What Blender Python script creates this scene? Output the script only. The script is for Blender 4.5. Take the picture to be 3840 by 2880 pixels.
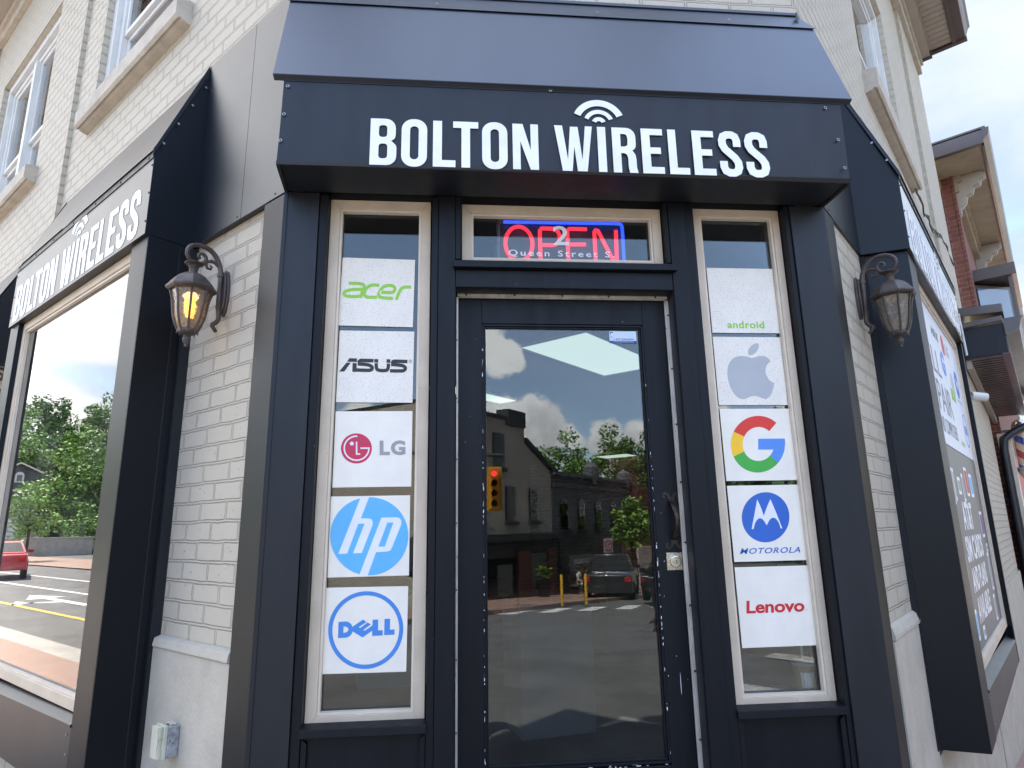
import bpy, bmesh, math, random
from mathutils import Vector, Matrix
from mathutils.geometry import tessellate_polygon
random.seed(7)
R = math.radians; PI = math.pi
S = bpy.context.scene
for o in list(bpy.data.objects): bpy.data.objects.remove(o)
COL = S.collection
# ------------------------------------------------------------------ camera
cam = bpy.data.cameras.new('camera'); camo = bpy.data.objects.new('camera', cam); COL.objects.link(camo)
S.camera = camo
cam.sensor_fit = 'HORIZONTAL'; cam.sensor_width = 36.0; cam.lens = 2348.11 / 3840 * 36
cam.clip_start = 0.02; cam.clip_end = 2000
yaw, pitch, roll = R(5.038), R(12.810), R(-0.996)
fwd = Vector((math.sin(yaw) * math.cos(pitch), math.cos(yaw) * math.cos(pitch), math.sin(pitch)))
rt0 = Vector((math.cos(yaw), -math.sin(yaw), 0)); up0 = rt0.cross(fwd)
rt = rt0 * math.cos(roll) + up0 * math.sin(roll); up = up0 * math.cos(roll) - rt0 * math.sin(roll)
mc = Matrix((rt, up, -fwd)).transposed().to_4x4(); mc.translation = Vector((-0.206, -2.298, 1.5))
camo.matrix_world = mc
S.render.resolution_x = 1024; S.render.resolution_y = 768
S.render.engine = 'CYCLES'
S.cycles.max_bounces = 10; S.cycles.glossy_bounces = 6; S.cycles.transparent_max_bounces = 16
S.cycles.use_denoising = True
S.view_settings.view_transform = 'Standard'; S.view_settings.look = 'None'
S.view_settings.exposure = 2.45; S.view_settings.gamma = 1.0
# ------------------------------------------------------------------ sky and sun
SUN_EL = R(64); SUN_AZ = R(-34)            # azimuth from +y (north) towards +x
sdir = Vector((math.sin(SUN_AZ) * math.cos(SUN_EL), math.cos(SUN_AZ) * math.cos(SUN_EL), math.sin(SUN_EL)))
W = bpy.data.worlds.new('World'); S.world = W; W.use_nodes = True
nt = W.node_tree; nt.nodes.clear()
def N(t, typ, **kw):
    n = t.nodes.new(typ)
    for k, v in kw.items():
        if k in n.inputs.keys() and not hasattr(n, k): n.inputs[k].default_value = v
        else: setattr(n, k, v)
    return n
def lk(t, a, b): t.links.new(a, b)
def mth(t, op, a, b=None, c=None, clamp=False):
    n = t.nodes.new('ShaderNodeMath'); n.operation = op; n.use_clamp = clamp
    for i, v in enumerate((a, b, c)):
        if v is None: continue
        if isinstance(v, (int, float)): n.inputs[i].default_value = v
        else: t.links.new(v, n.inputs[i])
    return n.outputs[0]
def maprange(t, v, a, b, c=0., d=1., smooth=True):
    n = t.nodes.new('ShaderNodeMapRange'); n.interpolation_type = 'SMOOTHSTEP' if smooth else 'LINEAR'
    t.links.new(v, n.inputs[0])
    for i, x in enumerate((a, b, c, d)): n.inputs[i + 1].default_value = x
    return n.outputs[0]
def mixc(t, f, a, b):
    n = t.nodes.new('ShaderNodeMix'); n.data_type = 'RGBA'
    if isinstance(f, (int, float)): n.inputs[0].default_value = f
    else: t.links.new(f, n.inputs[0])
    for i, v in ((6, a), (7, b)):
        if isinstance(v, tuple): n.inputs[i].default_value = (*v[:3], 1)
        else: t.links.new(v, n.inputs[i])
    return n.outputs[2]
sky = N(nt, 'ShaderNodeTexSky', sky_type='NISHITA'); sky.sun_disc = False
sky.sun_elevation = SUN_EL; sky.sun_rotation = SUN_AZ; sky.altitude = 200; sky.air_density = 1.0; sky.dust_density = 1.2; sky.ozone_density = 2.0
tc = N(nt, 'ShaderNodeTexCoord'); sep = N(nt, 'ShaderNodeSeparateXYZ'); lk(nt, tc.outputs['Generated'], sep.inputs[0])
zc = mth(nt, 'MAXIMUM', sep.outputs[2], 0.04)
px = mth(nt, 'DIVIDE', sep.outputs[0], mth(nt, 'ADD', zc, 0.12)); py = mth(nt, 'DIVIDE', sep.outputs[1], mth(nt, 'ADD', zc, 0.12))
cmb = N(nt, 'ShaderNodeCombineXYZ'); lk(nt, px, cmb.inputs[0]); lk(nt, py, cmb.inputs[1])
n1 = N(nt, 'ShaderNodeTexNoise'); n1.inputs['Scale'].default_value = 0.9; n1.inputs['Detail'].default_value = 9; n1.inputs['Roughness'].default_value = 0.55; n1.inputs['Distortion'].default_value = 0.3
lk(nt, cmb.outputs[0], n1.inputs['Vector'])
# thin high cloud is heavy on the sun's side of the sky (+y and -x), open blue on the other side
bias = maprange(nt, mth(nt, 'ADD', mth(nt, 'MULTIPLY', sep.outputs[1], 0.7), mth(nt, 'MULTIPLY', mth(nt, 'ABSOLUTE', sep.outputs[0]), 0.9)), -0.15, 0.90, -0.04, 0.56)
veil = maprange(nt, mth(nt, 'ADD', n1.outputs['Fac'], bias), 0.60, 1.02, 0.0, 0.93)
# heaped clouds low over the far side of the street
n2 = N(nt, 'ShaderNodeTexNoise'); n2.inputs['Scale'].default_value = 15; n2.inputs['Detail'].default_value = 7; n2.inputs['Roughness'].default_value = 0.62
lk(nt, tc.outputs['Generated'], n2.inputs['Vector'])
cum = None; shade = None
for az, el, rr in ((4.6, 9.6, 3.4), (6.4, 10.0, 2.6), (7.6, 8.4, 3.0), (10.4, 7.7, 2.0), (13.4, 7.6, 2.4), (16.8, 7.9, 2.2),
                   (3.0, 17.0, 2.6), (4.2, 15.6, 2.6), (22, 9, 4), (30, 7, 4), (-9, 9, 3.5), (-16, 7, 4)):
    a, e = R(az), R(el)
    d = (math.sin(a) * math.cos(e), -math.cos(a) * math.cos(e), math.sin(e))
    dp = N(nt, 'ShaderNodeVectorMath', operation='DISTANCE'); lk(nt, tc.outputs['Generated'], dp.inputs[0]); dp.inputs[1].default_value = d; rr = rr * .80
    v = mth(nt, 'ADD', mth(nt, 'DIVIDE', dp.outputs['Value'], R(rr)), mth(nt, 'MULTIPLY', mth(nt, 'SUBTRACT', n2.outputs['Fac'], 0.5), 2.6))
    v = maprange(nt, v, 1.12, 0.78)
    cum = v if cum is None else mth(nt, 'MAXIMUM', cum, v)
cshade = maprange(nt, mth(nt, 'ADD', mth(nt, 'MULTIPLY', sep.outputs[2], 3.0), mth(nt, 'MULTIPLY', n2.outputs['Fac'], 1.2)), 0.75, 1.35, 0.5, 1.0)
ccol = N(nt, 'ShaderNodeVectorMath', operation='SCALE'); ccol.inputs[0].default_value = (8.6, 8.4, 8.2); lk(nt, cshade, ccol.inputs['Scale'])
east = maprange(nt, mth(nt, 'ADD', sep.outputs[0], sep.outputs[1]), 0.35, 1.05)
veil = mth(nt, 'MAXIMUM', veil, 0.18)
vc = mixc(nt, east, (4.1, 3.95, 3.8), (1.06, 1.12, 1.18))
vv = mixc(nt, maprange(nt, n1.outputs['Fac'], 0.34, 0.60), (0.58, 0.70, 0.84), (1.10, 1.08, 1.06))
vm = N(nt, 'ShaderNodeVectorMath', operation='MULTIPLY'); lk(nt, vc, vm.inputs[0]); lk(nt, vv, vm.inputs[1])
skc = mixc(nt, veil, sky.outputs[0], vm.outputs[0])
skc = mixc(nt, mth(nt, 'MULTIPLY', cum, 0.9), skc, ccol.outputs[0])
bg = N(nt, 'ShaderNodeBackground'); bg.inputs['Strength'].default_value = 0.15; lk(nt, skc, bg.inputs['Color'])
wo = N(nt, 'ShaderNodeOutputWorld'); lk(nt, bg.outputs[0], wo.inputs['Surface'])
sun = bpy.data.lights.new('sun', 'SUN'); sun.energy = 3.6; sun.angle = R(0.6); sun.color = (1.0, 0.93, 0.83)
suno = bpy.data.objects.new('sun', sun); COL.objects.link(suno); suno.rotation_euler = sdir.to_track_quat('Z', 'Y').to_euler()

# ------------------------------------------------------------------ materials
def srgb(r, g, b):
    f = lambda c: (c / 255 / 12.92) if c / 255 <= 0.04045 else ((c / 255 + 0.055) / 1.055) ** 2.4
    return (f(r), f(g), f(b))
def newmat(name):
    m = bpy.data.materials.new(name); m.use_nodes = True
    t = m.node_tree; b = t.nodes['Principled BSDF']; return m, t, b
def bump(t, b, h, strength, dist):
    n = t.nodes.new('ShaderNodeBump'); n.inputs['Strength'].default_value = strength; n.inputs['Distance'].default_value = dist
    t.links.new(h, n.inputs['Height']); t.links.new(n.outputs[0], b.inputs['Normal']); return n
def noise(t, scale, detail=4, rough=.55, coord='Object', vec=None, dist=0.):
    n = t.nodes.new('ShaderNodeTexNoise'); n.inputs['Scale'].default_value = scale; n.inputs['Detail'].default_value = detail
    n.inputs['Roughness'].default_value = rough; n.inputs['Distortion'].default_value = dist
    if vec is None:
        c = t.nodes.new('ShaderNodeTexCoord'); vec = c.outputs[coord]
    t.links.new(vec, n.inputs['Vector']); return n.outputs['Fac']
def mat(name, col, rough=.5, metal=0., spec=.5, var=0., vscale=6., bs=0., bscale=40., bdist=.002, coat=0., crough=.1, specks=None, emit=None, stretch=None):
    m, t, b = newmat(name)
    b.inputs['Base Color'].default_value = (*col, 1); b.inputs['Roughness'].default_value = rough
    b.inputs['Metallic'].default_value = metal; b.inputs['Specular IOR Level'].default_value = spec
    b.inputs['Coat Weight'].default_value = coat; b.inputs['Coat Roughness'].default_value = crough
    vec = None
    if stretch:
        c = t.nodes.new('ShaderNodeTexCoord'); mp = t.nodes.new('ShaderNodeMapping'); mp.inputs['Scale'].default_value = stretch
        t.links.new(c.outputs['Object'], mp.inputs[0]); vec = mp.outputs[0]
    c = None
    if var:
        f = maprange(t, noise(t, vscale, 5, .6, vec=vec), .3, .7)
        c = mixc(t, f, tuple(x * (1 - var) for x in col), tuple(min(1, x * (1 + var)) for x in col))
        rr = maprange(t, noise(t, vscale * 1.7, 4, vec=vec), .3, .7, max(.02, rough * (1 - var * .6)), min(1, rough * (1 + var * .6)))
        t.links.new(rr, b.inputs['Roughness'])
    if specks:
        sc, thr, scol = specks
        f = maprange(t, noise(t, sc, 3, .6), thr, thr + .03)
        c = mixc(t, f, c if c is not None else tuple(col), scol)
    if c is not None: t.links.new(c, b.inputs['Base Color'])
    if bs: bump(t, b, noise(t, bscale, 5, .6, vec=vec), bs, bdist)
    if emit: b.inputs['Emission Color'].default_value = (*emit[0], 1); b.inputs['Emission Strength'].default_value = emit[1]
    if name.startswith('navy_'): b.inputs['Specular Tint'].default_value = (.82, .91, 1.0, 1)  # sky's blue painted into the reflections of all navy finishes
    return m
def brickmat(name, col, mortar, bw=.208, rh=.0769, groove=.46, bd=.009, dirt=.16, col2=None, off=.5, joint=.011):
    m, t, b = newmat(name)
    uv = t.nodes.new('ShaderNodeUVMap'); uv.uv_map = 'UVMap'
    w = t.nodes.new('ShaderNodeTexNoise'); w.inputs['Scale'].default_value = 9; w.inputs['Detail'].default_value = 4; t.links.new(uv.outputs[0], w.inputs['Vector'])
    w2 = t.nodes.new('ShaderNodeTexNoise'); w2.inputs['Scale'].default_value = 38; w2.inputs['Detail'].default_value = 3; t.links.new(uv.outputs[0], w2.inputs['Vector'])
    def offs(src, k):
        s = t.nodes.new('ShaderNodeVectorMath'); s.operation = 'SUBTRACT'; t.links.new(src, s.inputs[0]); s.inputs[1].default_value = (.5, .5, .5)
        q = t.nodes.new('ShaderNodeVectorMath'); q.operation = 'SCALE'; t.links.new(s.outputs[0], q.inputs[0]); q.inputs['Scale'].default_value = k; return q.outputs[0]
    a = t.nodes.new('ShaderNodeVectorMath'); t.links.new(uv.outputs[0], a.inputs[0]); t.links.new(offs(w.outputs['Color'], .011), a.inputs[1])
    a2 = t.nodes.new('ShaderNodeVectorMath'); t.links.new(a.outputs[0], a2.inputs[0]); t.links.new(offs(w2.outputs['Color'], .006), a2.inputs[1])
    br = t.nodes.new('ShaderNodeTexBrick'); t.links.new(a2.outputs[0], br.inputs['Vector'])
    br.offset = off; br.inputs['Scale'].default_value = 1; br.inputs['Brick Width'].default_value = bw; br.inputs['Row Height'].default_value = rh
    br.inputs['Mortar Size'].default_value = joint; br.inputs['Mortar Smooth'].default_value = 1.0; br.inputs['Bias'].default_value = -.1
    c2 = col2 or tuple(x * .93 for x in col)
    br.inputs['Color1'].default_value = (*col, 1); br.inputs['Color2'].default_value = (*c2, 1); br.inputs['Mortar'].default_value = (*mortar, 1)
    fac = br.outputs['Fac']
    cr = t.nodes.new('ShaderNodeValToRGB'); e = cr.color_ramp.elements
    e[0].position = 0; e[0].color = (1, 1, 1, 1); e[1].position = 1; e[1].color = (.55, .55, .55, 1)
    for p, v in ((.22, .96), (.48, .05), (.62, .05), (.85, .5)):
        x = e.new(p); x.color = (v, v, v, 1)
    t.links.new(fac, cr.inputs[0])
    g = maprange(t, cr.outputs[0], .05, .45, 1, 0)
    fine = noise(t, 9, 8, .7); dn = maprange(t, noise(t, 2.3, 6, .65), .35, .75)
    pit = maprange(t, noise(t, 60, 2, .5), .70, .76)
    gm = maprange(t, noise(t, 3.1, 5, .65), .40, .66, .35, 1.35)
    c = mixc(t, mth(t, 'MULTIPLY', mth(t, 'MULTIPLY', g, gm), groove, clamp=True), br.outputs['Color'] if col2 else tuple(col), mortar)
    if col2: c = mixc(t, maprange(t, fac, .6, .9), c, mortar)
    c = mixc(t, mth(t, 'MULTIPLY', dn, dirt), c, tuple(x * .55 for x in col))
    c = mixc(t, mth(t, 'MULTIPLY', pit, .35), c, tuple(x * .4 for x in col))
    t.links.new(c, b.inputs['Base Color']); b.inputs['Roughness'].default_value = .6; b.inputs['Specular IOR Level'].default_value = .3
    h = mth(t, 'ADD', cr.outputs[0], mth(t, 'MULTIPLY', fine, .55)); h = mth(t, 'SUBTRACT', h, mth(t, 'MULTIPLY', pit, .5))
    bump(t, b, h, .85, bd); return m
def glassmat(name, tint=(1, 1, 1), refl=1.0, ior=1.52, dust=.0, rough=.0, wav=0.0):
    m = bpy.data.materials.new(name); m.use_nodes = True; t = m.node_tree; t.nodes.clear()
    out = t.nodes.new('ShaderNodeOutputMaterial'); tr = t.nodes.new('ShaderNodeBsdfTransparent'); tr.inputs[0].default_value = (*tint, 1)
    gl = t.nodes.new('ShaderNodeBsdfGlossy'); gl.inputs['Roughness'].default_value = rough; gl.inputs[0].default_value = (1, 1, 1, 1)
    fr = t.nodes.new('ShaderNodeFresnel'); fr.inputs['IOR'].default_value = ior
    if wav:
        bn = t.nodes.new('ShaderNodeBump'); bn.inputs['Strength'].default_value = wav; bn.inputs['Distance'].default_value = .01
        t.links.new(noise(t, 1.6, 1, .4), bn.inputs['Height']); t.links.new(bn.outputs[0], gl.inputs['Normal'])
    f = mth(t, 'MULTIPLY', fr.outputs[0], refl, clamp=True)
    mx = t.nodes.new('ShaderNodeMixShader'); t.links.new(f, mx.inputs[0]); t.links.new(tr.outputs[0], mx.inputs[1]); t.links.new(gl.outputs[0], mx.inputs[2])
    last = mx.outputs[0]
    if dust:
        df = t.nodes.new('ShaderNodeBsdfDiffuse'); df.inputs[0].default_value = (.6, .6, .58, 1)
        f2 = mth(t, 'ADD', mth(t, 'MULTIPLY', maprange(t, noise(t, 3, 7, .7), .35, .8), dust), 0.0)
        m2 = t.nodes.new('ShaderNodeMixShader'); t.links.new(f2, m2.inputs[0]); t.links.new(last, m2.inputs[1]); t.links.new(df.outputs[0], m2.inputs[2]); last = m2.outputs[0]
    t.links.new(last, out.inputs[0]); return m
M = {}
M['brick'] = brickmat('cream_painted_brick', (.475, .435, .36), (.14, .125, .105))
M['stucco'] = mat('painted_stucco', (.45, .415, .35), .75, var=.10, vscale=5, bs=.5, bscale=55, bdist=.006, specks=(14, .71, (.3, .28, .25)))
M['stone'] = mat('painted_stone_sill', (.44, .40, .34), .75, var=.12, vscale=8, bs=.6, bscale=90, bdist=.006, specks=(70, .68, (.16, .14, .12)))
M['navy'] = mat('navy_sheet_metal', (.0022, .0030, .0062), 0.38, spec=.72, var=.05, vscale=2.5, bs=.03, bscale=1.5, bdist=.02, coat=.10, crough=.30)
M['navyhood'] = mat('navy_canopy_metal', (.0040, .0060, .0125), .42, spec=1.0, var=.05, vscale=2.5, bs=.03, bscale=1.5, bdist=.02, coat=.45, crough=.32, stretch=(2, 1, .35))  # brighter copy of the sheet metal; sky sheen on the hood built in
M['navycheek'] = mat('navy_sheet_metal_end', (.0018, .0022, .0042), .42, spec=.32, var=.05, vscale=2.5, bs=.03, bscale=1.5, bdist=.02)  # darker copy of the sheet metal; the cheeks' dark reflections put into its colour
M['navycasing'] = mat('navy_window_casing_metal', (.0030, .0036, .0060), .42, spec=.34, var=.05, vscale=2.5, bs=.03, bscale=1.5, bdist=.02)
M['signgloss'] = mat('glossy_sign_panel', (.010, .013, .020), .16, spec=.9, coat=1.0, crough=.10)
M['navysoft'] = mat('navy_sheet_metal_weathered', (.0115, .0125, .0165), .45, spec=.40, var=.16, vscale=3.5, bs=.08, bscale=3, bdist=.01, coat=.0, crough=.30, specks=(95, .775, (.45, .45, .45)), stretch=(3, 3, .5))
M['navywood'] = mat('navy_painted_wood', (.0070, .0076, .0105), .45, spec=.22, var=.18, vscale=5, bs=.35, bscale=30, bdist=.0015, specks=(80, .765, (.5, .5, .5)), stretch=(3, 3, .25))
M['black'] = mat('black_painted_metal', (.012, .013, .016), .4, var=.15, vscale=5)
M['seal'] = mat('dark_caulk', (.010, .010, .011), .7)
M['cream'] = mat('beige_vinyl_frame', (.56, .475, .375), .45, var=.08, vscale=7, bs=.12, bscale=35, bdist=.001, specks=(55, .70, (.25, .21, .17)))
M['creamlite'] = mat('beige_bead', (.64, .56, .46), .4, var=.06)
M['white'] = mat('white_vinyl', (.58, .59, .59), .4, var=.05)
M['strip'] = mat('worn_aluminium_strip', (.50, .48, .44), .38, metal=.25, var=.2, vscale=14, bs=.2, bscale=60, specks=(60, .68, (.16, .15, .14)), stretch=(2, 2, .4))
M['screw'] = mat('galvanised_screw', (.33, .34, .35), .35, metal=.8, var=.2, vscale=90)
M['darkscrew'] = mat('dark_screw', (.03, .03, .035), .4, metal=.5)
M['bronze'] = mat('weathered_bronze_lamp', (.075, .062, .058), .52, metal=.35, var=.35, vscale=14, bs=.3, bscale=70, bdist=.001)
M['iron'] = mat('rusty_iron', (.03, .022, .018), .5, metal=.5, var=.5, vscale=22, bs=.4, bscale=90, specks=(30, .60, (.12, .035, .015)))
M['nickel'] = mat('brushed_nickel', (.60, .57, .50), .28, metal=1.0, var=.08, vscale=30)
M['board'] = mat('white_sign_board', (.83, .79, .715), .45, var=.03, vscale=12, specks=(110, .735, (.45, .45, .45)))
M['boarddirty'] = mat('white_sign_board_speckled', (.80, .765, .70), .5, var=.03, vscale=12, specks=(190, .60, (.42, .42, .42)))
for k, c in dict(v_green=srgb(140, 198, 62), v_black=srgb(28, 30, 34), v_crimson=srgb(196, 42, 82), v_grey=srgb(150, 152, 155), v_blue=srgb(92, 178, 232),
                 v_dell=srgb(62, 134, 212), v_silver=srgb(172, 176, 182), v_gred=srgb(215, 50, 42), v_gyel=srgb(246, 196, 38), v_ggrn=srgb(62, 168, 66),
                 v_gblu=srgb(82, 140, 222), v_moto=srgb(38, 98, 190), v_len=srgb(204, 30, 48), v_white=srgb(226, 229, 236), v_red=srgb(200, 30, 40), v_purple=srgb(110, 60, 140)).items():
    M[k] = mat(k, c, .45, var=.04, vscale=9)
M['lettering'] = mat('white_vinyl_letters', (.78, .80, .86), .35, var=.05, vscale=10, specks=(120, .72, (.5, .5, .48)))
M['glass'] = glassmat('window_glass', (.85, .90, .91), refl=1.05, dust=.004)
M['glassdoor'] = glassmat('door_glass', (.72, .78, .80), refl=1.15, dust=.004, wav=.004)
M['glassbay'] = glassmat('display_glass', (.42, .48, .48), refl=1.5, dust=.085)
M['glassup'] = glassmat('upper_glass', (.80, .84, .86), refl=1.3)
M['concrete'] = mat('concrete', (.36, .34, .31), .85, var=.15, vscale=3, bs=.4, bscale=40, bdist=.004)
M['asphalt'] = mat('asphalt', (.125, .122, .116), .85, var=.18, vscale=1.2, bs=.4, bscale=160, bdist=.004, specks=(60, .66, (.16, .155, .15)))
M['line'] = mat('road_paint', (.72, .72, .70), .7, var=.1, vscale=4, specks=(9, .63, (.3, .3, .3)))
M['yline'] = mat('yellow_road_paint', (.70, .45, .07), .7, var=.1, vscale=4)
M['redband'] = brickmat('red_paved_crosswalk', (.16, .075, .065), (.10, .07, .06), bw=.3, rh=.15, bd=.003)
M['paver'] = brickmat('clay_pavers', (.36, .235, .185), (.27, .20, .165), bw=.21, rh=.105, bd=.003, col2=(.33, .215, .17), joint=.006)
M['redbrick'] = brickmat('red_brick', (.17, .078, .062), (.17, .12, .10), bd=.008, groove=.5, col2=(.12, .055, .045), joint=.009)
M['redbrick2'] = brickmat('dark_red_brick', (.20, .060, .045), (.24, .17, .14), bd=.012, groove=.95, col2=(.13, .040, .032), joint=.012)
M['leaf1'] = mat('leaf_bright', (.22, .37, .075), .6, var=.35, vscale=1.5)
M['leaf2'] = mat('leaf_mid', (.14, .26, .055), .6, var=.35, vscale=1.5)
M['leaf3'] = mat('leaf_dark', (.05, .105, .025), .65, var=.35, vscale=1.5)
M['bark'] = mat('bark', (.09, .065, .045), .9, var=.3, bs=.6, bscale=20, bdist=.02)
M['brownmetal'] = mat('brown_metal', (.075, .058, .055), .38, var=.12, vscale=3, coat=.3)
M['soffit'] = mat('taupe_soffit', (.34, .30, .26), .5, var=.05)
M['tan'] = mat('tan_painted_wood', (.30, .25, .175), .6, var=.15, vscale=3, bs=.2, bscale=20)
M['paint_cream'] = mat('cream_stucco_wall', (.52, .49, .42), .8, var=.08, vscale=.5)
M['paint_grey'] = mat('grey_painted_wall', (.17, .18, .20), .8, var=.12, vscale=.6)
M['darkwall'] = mat('charcoal_siding', (.045, .05, .052), .7, var=.1)
M['dark'] = mat('dark_window', (.015, .018, .02), .15, spec=.8)
M['tyre'] = mat('tyre', (.02, .02, .02), .8)
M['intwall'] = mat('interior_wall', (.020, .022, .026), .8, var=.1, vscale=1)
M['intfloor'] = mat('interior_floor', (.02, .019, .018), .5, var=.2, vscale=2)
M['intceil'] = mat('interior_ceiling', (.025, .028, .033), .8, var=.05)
M['whitebox'] = mat('white_laminate', (.35, .36, .36), .5, var=.05)

# ------------------------------------------------------------------ mesh helpers
def arc(cx, cy, rx, ry, a0, a1, n=14):
    return [(cx + rx * math.cos(R(a0 + (a1 - a0) * i / n)), cy + ry * math.sin(R(a0 + (a1 - a0) * i / n))) for i in range(n + 1)]
def rrect(x0, y0, x1, y1, r, n=5):
    return arc(x1 - r, y1 - r, r, r, 0, 90, n) + arc(x0 + r, y1 - r, r, r, 90, 180, n) + arc(x0 + r, y0 + r, r, r, 180, 270, n) + arc(x1 - r, y0 + r, r, r, 270, 360, n)
def stroke(p, w, rnd=False, closed=False):
    n = len(p); h = w / 2; L = []; Rr = []
    for i in range(n):
        a = p[(i - 1) % n] if (i > 0 or closed) else None; c = p[(i + 1) % n] if (i < n - 1 or closed) else None
        def nrm(u, v):
            dx, dy = v[0] - u[0], v[1] - u[1]; l = math.hypot(dx, dy) or 1; return (-dy / l, dx / l)
        if a is None: nx, ny = nrm(p[i], c); k = 1
        elif c is None: nx, ny = nrm(a, p[i]); k = 1
        else:
            n1_, n2_ = nrm(a, p[i]), nrm(p[i], c); nx, ny = n1_[0] + n2_[0], n1_[1] + n2_[1]; l = math.hypot(nx, ny) or 1; nx /= l; ny /= l
            k = 1 / max(.45, nx * n1_[0] + ny * n1_[1])
        L.append((p[i][0] + nx * h * k, p[i][1] + ny * h * k)); Rr.append((p[i][0] - nx * h * k, p[i][1] - ny * h * k))
    if closed: return [L, Rr]
    loop = list(L)
    if rnd:
        a0 = math.degrees(math.atan2(L[-1][1] - p[-1][1], L[-1][0] - p[-1][0])); loop += arc(*p[-1], h, h, a0, a0 - 180, 6)[1:-1]
    loop += Rr[::-1]
    if rnd:
        a0 = math.degrees(math.atan2(Rr[0][1] - p[0][1], Rr[0][0] - p[0][0])); loop += arc(*p[0], h, h, a0, a0 - 180, 6)[1:-1]
    return [loop]
class MB:
    def __init__(s): s.v = []; s.f = []; s.m = []; s.k = 0
    def add(s, vs, fs, mi=0):
        o = len(s.v); s.v += [tuple(x) for x in vs]
        for f in fs: s.f.append(tuple(o + i for i in f)); s.m.append(mi)
        return s
    def box(s, x0, x1, y0, y1, z0, z1, mi=0):
        if x0 > x1: x0, x1 = x1, x0
        if y0 > y1: y0, y1 = y1, y0
        v = [(x, y, z) for z in (z0, z1) for y in (y0, y1) for x in (x0, x1)]
        return s.add(v, [(0, 2, 3, 1), (4, 5, 7, 6), (0, 1, 5, 4), (2, 6, 7, 3), (0, 4, 6, 2), (1, 3, 7, 5)], mi)
    def prism(s, poly, ax, a, b, mi=0):
        f = {'x': lambda u, v, w: (w, u, v), 'y': lambda u, v, w: (u, w, v), 'z': lambda u, v, w: (u, v, w)}[ax]
        n = len(poly)
        vs = [f(u, v, a) for u, v in poly] + [f(u, v, b) for u, v in poly]
        return s.add(vs, [tuple(range(n)), tuple(range(2 * n - 1, n - 1, -1))] + [(i, i + n, (i + 1) % n + n, (i + 1) % n) for i in range(n)], mi)
    def quad(s, a, b, c, d, mi=0): return s.add([a, b, c, d], [(0, 1, 2, 3)], mi)
    def slab(s, pts, off, mi=0):
        n = len(pts); o = Vector(off); vs = [Vector(p) for p in pts] + [Vector(p) + o for p in pts]
        return s.add(vs, [tuple(range(n)), tuple(range(2 * n - 1, n - 1, -1))] + [(i, i + n, (i + 1) % n + n, (i + 1) % n) for i in range(n)], mi)
    def shape(s, loops, y=0., t=.0008, mi=0, fn=None):
        s.k += 1; t = t + (s.k % 12) * .00002
        fn = fn or (lambda u, v: (u, v)); loops = [[fn(*p) for p in l] for l in loops]
        tr = tessellate_polygon([[Vector((p[0], p[1], 0)) for p in l] for l in loops])
        fl = [p for l in loops for p in l]; n = len(fl)
        vs = [(p[0], y - t, p[1]) for p in fl] + [(p[0], y, p[1]) for p in fl]; fs = [tuple(x) for x in tr]
        o = 0
        for l in loops:
            m = len(l); fs += [(o + i, o + (i + 1) % m, o + (i + 1) % m + n, o + i + n) for i in range(m)]; o += m
        return s.add(vs, fs, mi)
    def tube(s, path, r, n=8, mi=0, flat=1.0):
        P = [Vector(p) for p in path]; rs = r if isinstance(r, (list, tuple)) else [r] * len(P); vs = []
        pu = None
        for i, p in enumerate(P):
            d = (P[min(i + 1, len(P) - 1)] - P[max(i - 1, 0)]).normalized()
            u = pu - d * pu.dot(d) if pu is not None else (Vector((0, 0, 1)) if abs(d.z) < .9 else Vector((1, 0, 0)))
            u = (u - d * u.dot(d)).normalized(); w = d.cross(u); pu = u
            for k in range(n):
                a = 2 * PI * k / n; vs.append(p + u * math.cos(a) * rs[i] + w * math.sin(a) * rs[i] * flat)
        fs = [(i * n + k, i * n + (k + 1) % n, (i + 1) * n + (k + 1) % n, (i + 1) * n + k) for i in range(len(P) - 1) for k in range(n)]
        fs += [tuple(range(n))[::-1], tuple(range((len(P) - 1) * n, len(P) * n))]
        return s.add(vs, fs, mi)
    def lathe(s, prof, n=16, mi=0, c=(0, 0, 0), rot=0., cap=True):
        vs = []
        for r, z in prof:
            for k in range(n):
                a = 2 * PI * k / n + rot; vs.append((c[0] + r * math.cos(a), c[1] + r * math.sin(a), c[2] + z))
        m = len(prof); fs = [(i * n + k, i * n + (k + 1) % n, (i + 1) * n + (k + 1) % n, (i + 1) * n + k) for i in range(m - 1) for k in range(n)]
        if cap: fs += [tuple(range(n))[::-1], tuple(range((m - 1) * n, m * n))]
        return s.add(vs, fs, mi)
    def disc(s, x, z, y, r, t, mi=0, n=10):   # little round head standing proud of a -y face
        s.prism([(x + r * math.cos(2 * PI * k / n), z + r * math.sin(2 * PI * k / n)) for k in range(n)], 'y', y - t, y, mi); return s
def link(o, parent=None, mtx=None):
    COL.objects.link(o)
    if parent: o.parent = parent
    if mtx is not None: o.matrix_local = mtx
    return o
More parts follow.
